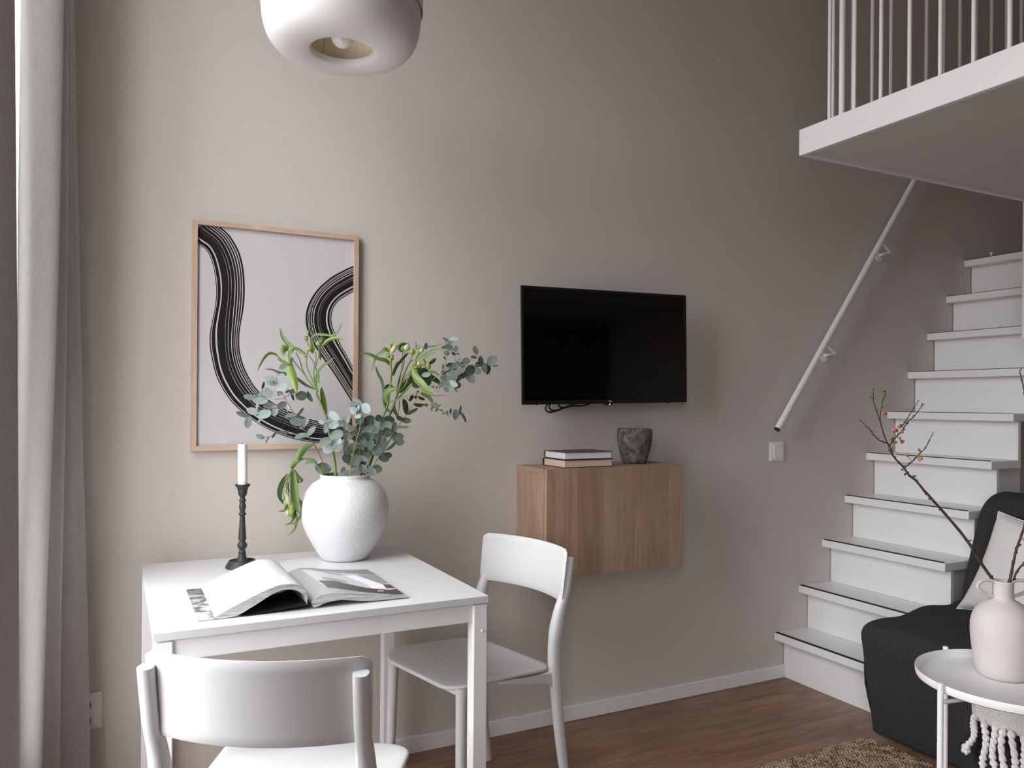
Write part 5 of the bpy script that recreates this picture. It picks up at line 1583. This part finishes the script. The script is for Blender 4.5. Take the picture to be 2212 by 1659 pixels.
for pts, w, z0, z1, mm in [
    ([(880, 462), (980, 440), (1080, 370), (1200, 322), (1330, 305)], 88, -0.01, -0.04, 'lily_leaf'), ([(850, 608), (890, 740), (970, 840), (1060, 920), (1165, 952)], 170, -0.03, -0.05, 'lily_leaf_light'),
    ([(680, 350), (635, 290), (690, 235), (790, 230)], 75, 0.02, 0.03, 'lily_leaf_dark'), ([(890, 320), (895, 240), (872, 182)], 24, 0, 0.01, 'lily_leaf'), ([(910, 305), (1000, 280), (1130, 270), (1275, 228)], 28, 0, 0.0, 'lily_leaf'),
    ([(960, 960), (1050, 1010), (1110, 1070), (1145, 1130)], 90, 0.01, 0.02, 'lily_leaf'), ([(560, 1120), (570, 1220), (640, 1340)], 75, 0.01, 0.03, 'lily_leaf'), ([(1005, 960), (1150, 1000), (1355, 984)], 14, 0, 0, 'lily_leaf_dark'),
    ([(1085, 525), (1150, 480), (1188, 440)], 72, 0, 0.01, 'lily_leaf_dark'), ([(1060, 690), (1170, 750), (1275, 832)], 110, 0, 0.02, 'lily_leaf_dark'), ([(1060, 640), (1150, 645), (1240, 692)], 55, -0.01, -0.01, 'lily_leaf'),
    ([(1030, 310), (1045, 260), (1040, 210)], 75, 0, 0.02, 'lily_leaf_dark'), ([(940, 230), (930, 265), (900, 262)], 10, 0, 0, 'lily_leaf_dark'), ([(700, 900), (760, 780), (880, 680), (960, 560)], 120, 0.03, 0.03, 'lily_leaf_dark'),
    ([(650, 960), (700, 860), (830, 760)], 140, 0.03, 0.04, 'lily_leaf_dark'), ([(640, 1060), (632, 1200), (600, 1330)], 20, 0.01, 0.0, 'lily_leaf_dark'), ([(1440, 885), (1480, 910), (1502, 958)], 40, 0.02, 0.02, 'lily_leaf'),
    ([(860, 600), (830, 560), (890, 530), (905, 470)], 50, -0.01, 0.0, 'lily_leaf_light')]:
    lance_leaf(fV, pts, w, d + z0, d + z1, M[mm], A3, rl_.uniform(-0.9, 0.9))
for x, y_, r, lx, ra, mm in [(755, 282, 52, 0.15, 1.05, 'bud_cream'), (692, 300, 33, -0.1, 1.3, 'petal_bud'), (835, 342, 48, 0, 1.1, 'petal_bud'), (975, 322, 36, 0.5, 1.4, 'bud_cream'), (922, 362, 38, 0.3, 1.2, 'petal_bud'), (602, 525, 28, 0, 1.2, 'bud_cream'),
                               (888, 580, 34, 0.6, 1.1, 'petal_bud'), (932, 525, 34, 0.1, 1.3, 'bud_cream'), (1008, 505, 36, 0, 1.4, 'petal_bud'), (1075, 550, 36, -0.4, 1.6, 'petal_bud'), (880, 500, 28, -0.3, 1.5, 'petal_bud')]:
    bud(fV, x, y_, r, d - 0.01, M[mm], A3, lx, 1, ra)

# ---- wilted stem hanging over the left side
A4 = thing('alstroemeria_stem', 'wilted alstroemeria stem drooping beside the vase on the left', 'flower', VC + Vector((-0.03, 0, 0.02)), group='flower stems in the white vase')
d = 2.33
main = stem_path(fT, [(830, 720), (770, 600), (690, 470), (610, 385), (500, 362), (400, 400), (320, 490), (280, 560)], d + 0.02, d - 0.02)
ped = [[(285, 540), (240, 640), (205, 740), (150, 860), (165, 980)], [(295, 540), (290, 700), (280, 900), (285, 1060)], [(215, 720), (205, 830), (215, 930)], [(300, 540), (310, 700), (300, 860)], [(285, 560), (245, 720), (240, 880), (262, 1080)]]
stem_tube([(main, 0.0032, 0.0030)] + [(stem_path(fT, p, d - 0.02, d - 0.03 + 0.01 * i, False), 0.0016, 0.0012) for i, p in enumerate(ped)], A4, M['lily_stem'])
for pts, w, z0, z1, mm in [
    ([(375, 400), (430, 270), (510, 185), (640, 140)], 150, -0.02, 0.0, 'lily_leaf'), ([(400, 390), (320, 440), (270, 515)], 85, -0.025, -0.025, 'lily_leaf'), ([(225, 610), (140, 760), (105, 940), (165, 1075)], 110, -0.01, 0.01, 'lily_leaf_dark'),
    ([(315, 560), (320, 750), (335, 950), (365, 1110), (412, 1225)], 165, -0.04, -0.04, 'lily_leaf'), ([(325, 540), (390, 650), (450, 710), (400, 745)], 70, -0.01, 0.0, 'lily_leaf'), ([(330, 600), (350, 700), (410, 740)], 100, 0.0, 0.01, 'lily_leaf_dark'),
    ([(385, 950), (440, 1080), (440, 1220), (370, 1345), (275, 1400)], 62, -0.02, -0.03, 'lily_leaf'), ([(370, 1220), (370, 1350), (330, 1480), (222, 1570)], 48, -0.03, -0.02, 'lily_leaf'), ([(330, 1250), (280, 1360), (178, 1397)], 46, -0.03, -0.03, 'lily_leaf'),
    ([(225, 1070), (185, 1160), (78, 1195)], 50, -0.02, -0.03, 'lily_leaf'), ([(235, 1110), (275, 1220), (295, 1300)], 80, -0.035, -0.035, 'lily_leaf'), ([(330, 1100), (340, 1250), (260, 1390)], 60, -0.02, -0.02, 'lily_leaf_dark'),
    ([(180, 690), (200, 640), (235, 600)], 60, -0.03, -0.03, 'lily_leaf'), ([(230, 740), (240, 860), (270, 880)], 30, -0.01, -0.01, 'lily_leaf_dark')]:
    lance_leaf(fT, pts, w, d + z0, d + z1, M[mm], A4, rl_.uniform(-0.4, 0.4))
for x, y_, r, lx, ra, mm in [(235, 1005, 42, -0.35, 2.0, 'bud_cream'), (232, 1205, 36, 0.2, 1.8, 'bud_cream'), (285, 1160, 46, -0.1, 1.9, 'petal_bud'), (180, 1100, 22, 0.1, 1.6, 'petal_bud'), (165, 980, 26, 0, 1.5, 'petal_bud')]:
    bud(fT, x, y_, r, d - 0.03, M[mm], A4, lx, 1, ra)

# ---- eucalyptus
def eucalyptus(label, stems, leaves, m_stem, d, spread):
    t = thing('eucalyptus_branch', label, 'branch', VC + Vector((rl_.uniform(-0.02, 0.02), rl_.uniform(-0.02, 0.02), 0.02)), group='eucalyptus branches in the white vase')
    paths, pts = [], []
    for k_, (fr, p, d0, d1, r0, r1, base) in enumerate(stems):
        P = stem_path(fr, p, d0, d1, base)
        paths.append((P, r0, r1)); pts += P[(6 if base else 0):]
    stem_tube(paths, t, m_stem)
    for q in leaves:
        fr, x, y_, a, b, ang, mm = q[:7]
        C = fr.at(x, y_, d)
        root = nearest(pts, C)
        dep = root.dot(FW) + (q[7] if len(q) > 7 else rl_.uniform(-spread, spread))
        round_leaf(fr, x, y_, a, b, ang, dep, M[mm], t, pts)
    return t
L, G, D_ = 'euc_light', 'euc_mid', 'euc_dark'
eucalyptus('reddish stemmed eucalyptus branch reaching left across the poster',
    [(fZ, [(672, 1060), (640, 940), (600, 850), (545, 765), (495, 690), (440, 600), (400, 530), (365, 465), (345, 410)], 2.345, 2.33, 0.0019, 0.0007, True),
     (fZ, [(440, 605), (380, 600), (320, 600), (250, 600), (160, 645)], 2.333, 2.31, 0.0008, 0.0005, False), (fZ, [(400, 535), (330, 540), (270, 520), (180, 528)], 2.333, 2.31, 0.0008, 0.0005, False),
     (fZ, [(545, 785), (460, 765), (380, 755), (310, 778), (250, 785)], 2.338, 2.34, 0.0008, 0.0005, False), (fZ, [(400, 530), (440, 500), (480, 470), (480, 440)], 2.333, 2.35, 0.0007, 0.0005, False), (fZ, [(400, 525), (470, 515), (520, 510), (560, 505)], 2.333, 2.35, 0.0006, 0.0004, False)],
    [(fZ, x, y_, a, b, an, mm) for x, y_, a, b, an, mm in [
        (308, 408, 33, 18, 0, L), (318, 438, 32, 17, -5, L), (378, 460, 32, 27, 20, L), (370, 388, 24, 13, 20, L), (325, 515, 29, 24, 70, L), (275, 498, 36, 27, 25, L), (245, 545, 43, 29, 10, L), (180, 525, 37, 18, -10, L),
        (230, 575, 33, 9, 80, L), (300, 582, 36, 20, -5, L), (338, 612, 34, 19, 80, L), (195, 618, 34, 22, -15, L), (270, 635, 41, 27, 15, L), (135, 637, 39, 15, -15, G), (165, 688, 34, 22, 95, L), (253, 665, 32, 9, 60, L),
        (380, 580, 30, 22, 30, G), (430, 585, 29, 13, 65, L), (475, 685, 36, 26, -10, G), (525, 695, 39, 18, 50, L), (440, 645, 34, 13, -5, G), (497, 622, 31, 9, 40, G), (570, 745, 36, 17, 60, G), (507, 778, 38, 17, 5, G),
        (390, 752, 31, 14, -20, G), (245, 780, 25, 15, -20, G), (290, 800, 21, 7, 80, G), (510, 518, 33, 29, 10, D_), (562, 522, 33, 14, -50, D_), (455, 490, 24, 16, 40, D_), (450, 527, 20, 7, -70, D_), (262, 452, 21, 8, 85, D_),
        (388, 332, 23, 17, 20, G), (420, 490, 16, 8, 30, D_), (478, 520, 22, 7, 90, G), (362, 505, 24, 14, 15, G), (330, 770, 20, 8, 40, G), (585, 943, 46, 20, 5, L), (648, 983, 46, 36, -5, G), (680, 1018, 34, 8, 12, G)]],
    M['euc_stem_red'], 2.335, 0.02)
eucalyptus('pale blue eucalyptus sprig at the front, centred above the vase',
    [(fW, [(1120, 1530), (1120, 1350), (1150, 1170), (1200, 950), (1240, 800), (1290, 600), (1310, 420), (1290, 300), (1240, 210)], 2.33, 2.29, 0.0019, 0.0008, True),
     (fW, [(1210, 900), (1110, 760), (1000, 700), (880, 770), (760, 900), (690, 960)], 2.31, 2.27, 0.0011, 0.0006, False), (fW, [(1240, 800), (1150, 600), (1030, 510), (940, 480), (840, 480), (700, 530)], 2.305, 2.27, 0.0011, 0.0006, False)],
    [(fW, x, y_, a, b, an, mm) for x, y_, a, b, an, mm in [
        (690, 850, 102, 72, 10, G), (900, 970, 82, 60, 30, G), (835, 400, 102, 66, -45, L), (700, 510, 78, 46, 0, L), (610, 505, 52, 36, -20, L), (690, 615, 77, 43, 85, L), (850, 550, 104, 62, 20, L), (1040, 480, 88, 56, 75, L), (965, 540, 52, 50, 0, L),
        (880, 730, 112, 86, 30, L), (1030, 690, 112, 46, -70, L), (1125, 720, 88, 52, 70, L), (1035, 900, 102, 48, 80, L), (870, 860, 98, 82, 60, L), (735, 970, 98, 86, 45, L), (850, 880, 82, 24, -60, L), (1085, 615, 72, 42, -20, L), (910, 970, 42, 14, 95, L),
        (1250, 160, 78, 60, -50, L), (1165, 185, 62, 50, 0, G), (1235, 255, 62, 45, 85, L), (1340, 250, 82, 60, 45, L), (1180, 285, 62, 50, 0, L), (1400, 260, 90, 72, -60, L), (1290, 350, 62, 40, 0, G), (1255, 402, 52, 40, 0, L), (1180, 325, 55, 40, -20, L),
        (1130, 620, 60, 50, 40, G), (1180, 700, 60, 45, 0, D_)]],
    M['euc_stem_yellow'], 2.29, 0.018)
eucalyptus('bushy green eucalyptus branch low in the middle of the bouquet',
    [(fW, [(1250, 1530), (1275, 1300), (1285, 1100), (1290, 900), (1260, 720), (1310, 560), (1330, 450)], 2.365, 2.35, 0.0017, 0.0007, True),
     (fW, [(1320, 1530), (1420, 1250), (1520, 1050), (1640, 1000), (1620, 880), (1540, 740), (1500, 620), (1480, 500)], 2.37, 2.345, 0.0017, 0.0007, True),
     (fW, [(1640, 1000), (1700, 850), (1740, 700), (1760, 600), (1800, 500)], 2.355, 2.36, 0.0011, 0.0006, False)],
    [(fW, x, y_, a, b, an, mm) for x, y_, a, b, an, mm in [
        (1300, 560, 122, 62, 80, D_), (1290, 480, 72, 66, 30, D_), (1450, 480, 104, 82, 40, D_), (1800, 470, 92, 72, 0, D_), (1620, 440, 62, 60, 0, D_), (1900, 600, 92, 46, 80, D_), (1690, 560, 92, 50, 80, G), (1400, 745, 84, 66, 10, G), (1210, 640, 62, 56, 0, D_),
        (1460, 620, 92, 62, 20, G), (1780, 690, 86, 82, 0, G), (1600, 580, 98, 62, 70, L), (1520, 540, 112, 50, -45, L), (1625, 720, 78, 72, -30, G), (1500, 720, 84, 50, -70, L), (1790, 550, 84, 56, -20, G),
        (1690, 850, 94, 82, -60, G), (1560, 830, 84, 46, 50, D_), (1370, 880, 74, 62, -30, G), (1150, 950, 88, 52, 50, G), (1225, 970, 72, 66, 0, G), (1480, 900, 92, 62, 80, D_), (1590, 1010, 94, 90, 0, G), (1330, 930, 94, 45, -25, L), (1690, 980, 74, 36, -30, L),
        (1250, 1060, 104, 62, 45, D_), (1390, 1080, 84, 76, 0, G), (1220, 1180, 94, 86, 60, G), (1335, 1145, 94, 46, -25, L), (1070, 1150, 84, 82, 0, D_), (1090, 1040, 84, 40, -10, G), (1115, 1225, 52, 40, 20, G), (1320, 1320, 84, 76, 0, L), (1210, 1290, 84, 40, 10, G),
        (1490, 1360, 104, 66, -50, G), (1210, 1420, 82, 72, 0, G), (1050, 1440, 104, 72, 15, G), (1000, 1380, 72, 42, 90, D_), (1340, 1450, 54, 46, 0, D_), (1250, 820, 60, 46, 30, D_), (1330, 800, 55, 40, 0, G), (1450, 1080, 60, 46, 60, D_), (1180, 760, 66, 55, 30, D_),
        (1400, 600, 70, 55, 20, D_), (1560, 660, 60, 50, 0, G), (1420, 980, 70, 50, 40, D_), (1300, 1250, 60, 45, 20, D_), (1440, 860, 60, 48, 70, D_), (1700, 640, 66, 50, 10, D_)]],
    M['euc_stem_yellow'], 2.355, 0.022)
eucalyptus('long eucalyptus branch reaching right towards the television',
    [(fV, w2([(1400, 1530), (1530, 1280), (1640, 1080), (1760, 920), (1860, 760), (1960, 600), (2050, 460), (2150, 330)], fW, fV) + [(760, 1260), (860, 1110), (930, 1000), (1040, 870), (1110, 790), (1220, 690), (1330, 640), (1480, 580), (1620, 545), (1760, 540), (1900, 540), (2050, 535)], 2.38, 2.42, 0.0021, 0.0008, True),
     (fV, [(1300, 655), (1315, 560), (1345, 430), (1365, 300), (1395, 105)], 2.412, 2.40, 0.0008, 0.0005, False), (fV, [(1450, 590), (1465, 500), (1475, 400), (1490, 320)], 2.415, 2.41, 0.0007, 0.0005, False), (fV, [(1660, 545), (1700, 460), (1760, 420), (1800, 390), (1790, 330)], 2.417, 2.41, 0.0007, 0.0004, False),
     (fV, [(860, 1110), (1000, 1120), (1120, 1140), (1180, 1180), (1250, 1225), (1400, 1275), (1540, 1282)], 2.405, 2.39, 0.0010, 0.0005, False), (fV, [(1100, 860), (1160, 860), (1240, 870), (1300, 850)], 2.408, 2.40, 0.0007, 0.0004, False), (fV, [(740, 1240), (750, 1100), (760, 1030)], 2.40, 2.40, 0.0008, 0.0004, False)],
    [(fV, x, y_, a, b, an, mm) for x, y_, a, b, an, mm in [
        (1445, 160, 62, 29, 15, L), (1330, 160, 42, 18, -20, G), (1360, 195, 52, 30, 90, G), (1402, 222, 48, 32, 60, L), (1318, 285, 43, 21, -20, D_), (1375, 270, 62, 36, -10, G), (1410, 308, 46, 26, 0, L), (1350, 365, 42, 38, 0, G), (1485, 305, 46, 33, 90, D_),
        (1450, 375, 34, 18, -30, D_), (1510, 378, 32, 10, 10, G), (1318, 440, 26, 11, -50, D_), (1295, 570, 42, 15, 90, D_), (1780, 320, 63, 36, -70, D_), (1750, 425, 43, 23, 0, D_), (1832, 395, 38, 9, -25, L), (2025, 480, 80, 70, 45, G), (1855, 490, 70, 39, 85, D_),
        (1910, 580, 76, 43, -70, D_), (1960, 590, 82, 43, 80, D_), (2070, 550, 43, 18, -15, L), (1815, 530, 52, 36, 30, D_), (1790, 620, 74, 52, -40, G), (1700, 615, 74, 70, 20, D_), (1700, 735, 80, 62, -50, G), (1600, 690, 64, 46, 30, D_), (1550, 622, 54, 50, -20, L),
        (1550, 540, 68, 56, 0, G), (1450, 570, 72, 66, 0, G), (1640, 480, 52, 48, 0, G), (1545, 470, 37, 30, 50, L), (1430, 705, 84, 80, 60, G), (1500, 735, 56, 50, 0, D_), (1320, 740, 66, 56, 0, G), (1390, 855, 88, 72, 20, G), (1450, 815, 64, 38, -30, L), (1495, 840, 62, 50, 0, D_),
        (1345, 912, 42, 30, -20, G), (1275, 830, 48, 45, 0, G), (1340, 600, 42, 30, 20, G), (1305, 650, 41, 32, 0, D_), (1000, 670, 88, 80, 30, D_), (1040, 690, 60, 36, 10, L), (1060, 770, 82, 60, 90, D_), (840, 745, 92, 64, 90, D_), (900, 840, 62, 50, 0, D_), (1400, 610, 50, 40, 40, D_), (1380, 540, 44, 26, 20, D_),
        (1170, 1140, 52, 43, -10, G), (1040, 1140, 26, 21, 0, D_), (725, 1170, 106, 41, -65, D_), (840, 1240, 78, 26, 20, D_), (930, 1132, 68, 31, -15, D_), (1355, 1255, 33, 18, 90, G), (1403, 1230, 39, 18, 90, G), (1395, 1312, 52, 14, 70, G), (1480, 1280, 72, 43, 80, G), (1540, 1220, 72, 19, 88, G),
        (1592, 1322, 78, 20, -50, G), (1200, 1210, 32, 15, 60, G), (1265, 1215, 21, 12, 0, D_), (1300, 1265, 24, 12, 40, D_), (1130, 1190, 40, 12, 85, D_), (1235, 1150, 30, 8, 50, G), (815, 1030, 56, 26, 80, D_), (1110, 720, 52, 14, 90, L), (890, 1020, 30, 25, 30, D_), (970, 1040, 50, 22, -30, D_), (910, 950, 34, 16, 80, G), (1150, 865, 20, 9, 60, D_), (1200, 880, 20, 9, 90, D_), (1240, 890, 18, 8, 90, G)]]
    + [(fW, x, y_, a, b, an, mm) for x, y_, a, b, an, mm in [
        (1960, 780, 92, 76, 20, D_), (1995, 855, 72, 66, 0, G), (1710, 1130, 92, 82, -20, G), (1790, 1090, 62, 50, 0, D_), (1600, 1330, 76, 70, 0, D_), (2110, 480, 76, 50, -5, D_), (2050, 600, 92, 24, 20, G), (1850, 920, 104, 28, 30, G), (2000, 440, 66, 40, -30, D_), (1880, 700, 66, 50, -20, D_)]],
    M['euc_stem_yellow'], 2.405, 0.022)

# ================================================================== QUINCE TWIGS IN THE HANDLED VASE
def qpx(pts): return [((x - fQ.ox) / fQ.k, (y_ - fQ.oy) / fQ.k) for x, y_ in pts]
def quince(label, stems, flowers, leaves, d, knots=True):
    t = thing('quince_branch', label, 'branch', SV + Vector((0, 0, 0.01)), group='flowering quince twigs in the handled vase')
    mb = MB(); allp = []
    rq = random.Random(len(stems) + 40)
    for (p, d0, d1, r0, r1) in stems:
        P = [fQ.at(x, y_, d0 + (d1 - d0) * i / (len(p) - 1)) for i, (x, y_) in enumerate(p)]
        P = spline(P, 5)
        P = [q + Vector((rq.uniform(-1, 1), rq.uniform(-1, 1), rq.uniform(-1, 1))) * 0.0005 for q in P]
        n = len(P)
        mb.tube(P, [(r0 + (r1 - r0) * i / (n - 1)) * (1.18 if i % 5 == 0 else 1) for i in range(n)], 9)
        allp += P
        for i in range(3, n - 1, 4):
            rr = (r0 + (r1 - r0) * i / (n - 1))
            a = rq.uniform(0, 6.28)
            mb.ball(P[i] + (RT * math.cos(a) + UP * math.sin(a)) * rr * 1.2, (0.0013 + rr * 0.35,) * 3, None, 6, 4)
    obj('wood', mb, M['bark'], t, True, 60, world=True)
    for (x, y_, r, mm) in flowers:
        C = fQ.at(x, y_, d - 0.004); R = fQ.size(r, d)
        root = nearest(allp, C)
        f = MB()
        dirn = (C - root).normalized() if (C - root).length > 1e-4 else UP
        for k in range(5):
            a = 2 * math.pi * k / 5 + x
            e1 = dirn.cross(FW).normalized(); e2 = dirn.cross(e1)
            cc = C + (e1 * math.cos(a) + e2 * math.sin(a)) * R * 0.42
            zz = (dirn * 0.8 + (e1 * math.cos(a) + e2 * math.sin(a)) * 0.5).normalized()
            xx = zz.cross(e1 if abs(zz.dot(e1)) < 0.8 else e2).normalized()
            mt = Matrix((xx, zz.cross(xx), zz)).transposed()
            f.ball(cc, (R * 0.62, R * 0.40, R * 0.78), mt, 9, 6)
        fo = obj('flower', f, M[mm], t, True, 70, world=True)
        g = MB()
        bp = C - dirn * R * 1.0
        g.ball(bp, (R * 0.42,) * 3, None, 8, 6)
        g.tube([bp, (bp + root) / 2, root], [0.0009, 0.0008, 0.0008], 6)
        obj('calyx', g, M['quince_green'], fo, True, 70, world=True)
    for (x, y_, r) in leaves:
        C = fQ.at(x, y_, d + rq.uniform(-0.006, 0.006)); R = fQ.size(r, d)
        root = nearest(allp, C)
        dirn = (C - root)
        if dirn.length < 0.001: dirn = RT * rq.choice((-1, 1)) + UP * 0.6
        dirn.normalize()
        for k in range(2):
            dv = (dirn + (RT * rq.uniform(-0.7, 0.7) + UP * rq.uniform(-0.3, 0.7))).normalized()
            L_len = R * rq.uniform(1.7, 2.6)
            sd_ = dv.cross(FW + RT * rq.uniform(-0.6, 0.6)).normalized()
            nr = sd_.cross(dv)
            rows = []
            for q in range(6):
                tt_ = q / 5
                ww = R * 0.60 * math.sin(math.pi * (0.08 + 0.92 * tt_)) + 0.0001
                c_ = root.lerp(C, 0.2) + dv * L_len * tt_ + nr * R * 0.25 * tt_ * tt_
                rows.append([c_ - sd_ * ww + nr * ww * 0.4, c_, c_ + sd_ * ww + nr * ww * 0.4])
            obj('leaf', MB().grid(rows, uv=[[(q / 5, 0.2), (q / 5, 0.5), (q / 5, 0.8)] for q in range(6)]), M['lily_leaf_light' if k else 'lily_leaf'], t, True, 80, world=True)
    return t
D0 = SV.dot(FW)
inside_vase = qpx([(2168, 1340)])[0]
quince('long flowering quince branch leaning left before the stairs',
    [([inside_vase] + qpx([(2160, 1279), (2147, 1256), (2117, 1213), (2098, 1181), (2072, 1146), (2040, 1108), (2000, 1064)]) + [(1090, 1640), (980, 1560), (900, 1440), (800, 1330), (715, 1230), (640, 1060), (560, 900), (485, 640), (410, 420), (368, 260), (370, 60)], D0 + 0.008, D0 - 0.02, 0.0044, 0.0009),
     ([(482, 610), (492, 450), (522, 330), (565, 190), (580, 118)], D0 - 0.02, D0 - 0.01, 0.0014, 0.0007), ([(600, 1005), (490, 970), (385, 880), (330, 800), (230, 700), (120, 600)], D0 - 0.02, D0 - 0.04, 0.0016, 0.0007),
     ([(640, 1060), (740, 920), (850, 800), (950, 650), (1070, 540), (1150, 430), (1232, 335)], D0 - 0.02, D0 + 0.0, 0.0019, 0.0007), ([(840, 740), (900, 660), (1000, 500), (1070, 390), (1150, 268)], D0 - 0.015, D0 + 0.01, 0.0013, 0.0006),
     ([(890, 1435), (1060, 1290), (1160, 1180), (1260, 1080), (1325, 960), (1395, 815)], D0 - 0.02, D0 - 0.03, 0.0018, 0.0008), ([(705, 1200), (690, 1120), (705, 1050)], D0 - 0.02, D0 - 0.02, 0.0011, 0.0007), ([(690, 1215), (650, 1150), (620, 1080)], D0 - 0.02, D0 - 0.025, 0.0009, 0.0006)],
    [(570, 503, 36, 'quince_red'), (712, 788, 46, 'quince_pink'), (765, 790, 30, 'quince_red'), (800, 732, 32, 'quince_pink'), (856, 815, 30, 'quince_pink'), (820, 915, 26, 'quince_pink'), (858, 975, 40, 'quince_red'), (938, 1205, 36, 'quince_pink'), (1165, 1272, 46, 'quince_pink'), (745, 1190, 28, 'bud_cream')],
    [(395, 100, 20), (330, 240, 24), (385, 250, 22), (450, 445, 30), (545, 410, 30), (540, 118, 22), (612, 118, 20), (572, 205, 16), (515, 235, 24), (578, 318, 18), (470, 395, 18), (915, 640, 34), (840, 660, 26), (970, 675, 24), (690, 940, 38), (740, 1010, 34), (1075, 530, 22), (1222, 310, 20), (1130, 400, 18), (1155, 415, 14), (1130, 1100, 26), (1172, 1130, 28), (1290, 1000, 20), (1310, 950, 20), (905, 1395, 14), (885, 1580, 34), (850, 1530, 26), (1125, 1590, 36), (1150, 1640, 22), (235, 720, 20), (290, 715, 18), (345, 780, 16), (900, 760, 24), (900, 790, 20), (820, 850, 22), (1320, 2010, 26), (1405, 1985, 24), (2080, 2680, 28), (1000, 490, 14), (1080, 1275, 22)], D0 - 0.02)
quince('upright quince twig curving out along the right picture edge',
    [([inside_vase] + qpx([(2176, 1272), (2184, 1242), (2189, 1215), (2196, 1185), (2207, 1155), (2219, 1110), (2228, 1050), (2230, 980), (2222, 910), (2213, 850), (2208, 822), (2203, 804), (2206, 796)]), D0 - 0.005, D0 + 0.02, 0.0040, 0.0009)],
    [(*qpx([(2213, 1166)])[0], 34, 'quince_pink')], [(*qpx([(2205, 1180)])[0], 30), (*qpx([(2230, 1000)])[0], 30), (*qpx([(2225, 930)])[0], 30)], D0)
quince('short quince twig bending right out of the vase',
    [([inside_vase] + qpx([(2184, 1276), (2189, 1254), (2197, 1234), (2212, 1216), (2230, 1195), (2250, 1160), (2262, 1110)]), D0 + 0.006, D0 - 0.02, 0.0034, 0.0012)],
    [(*qpx([(2262, 1100)])[0], 34, 'quince_red')], [(*qpx([(2250, 1150)])[0], 30)], D0 - 0.03)
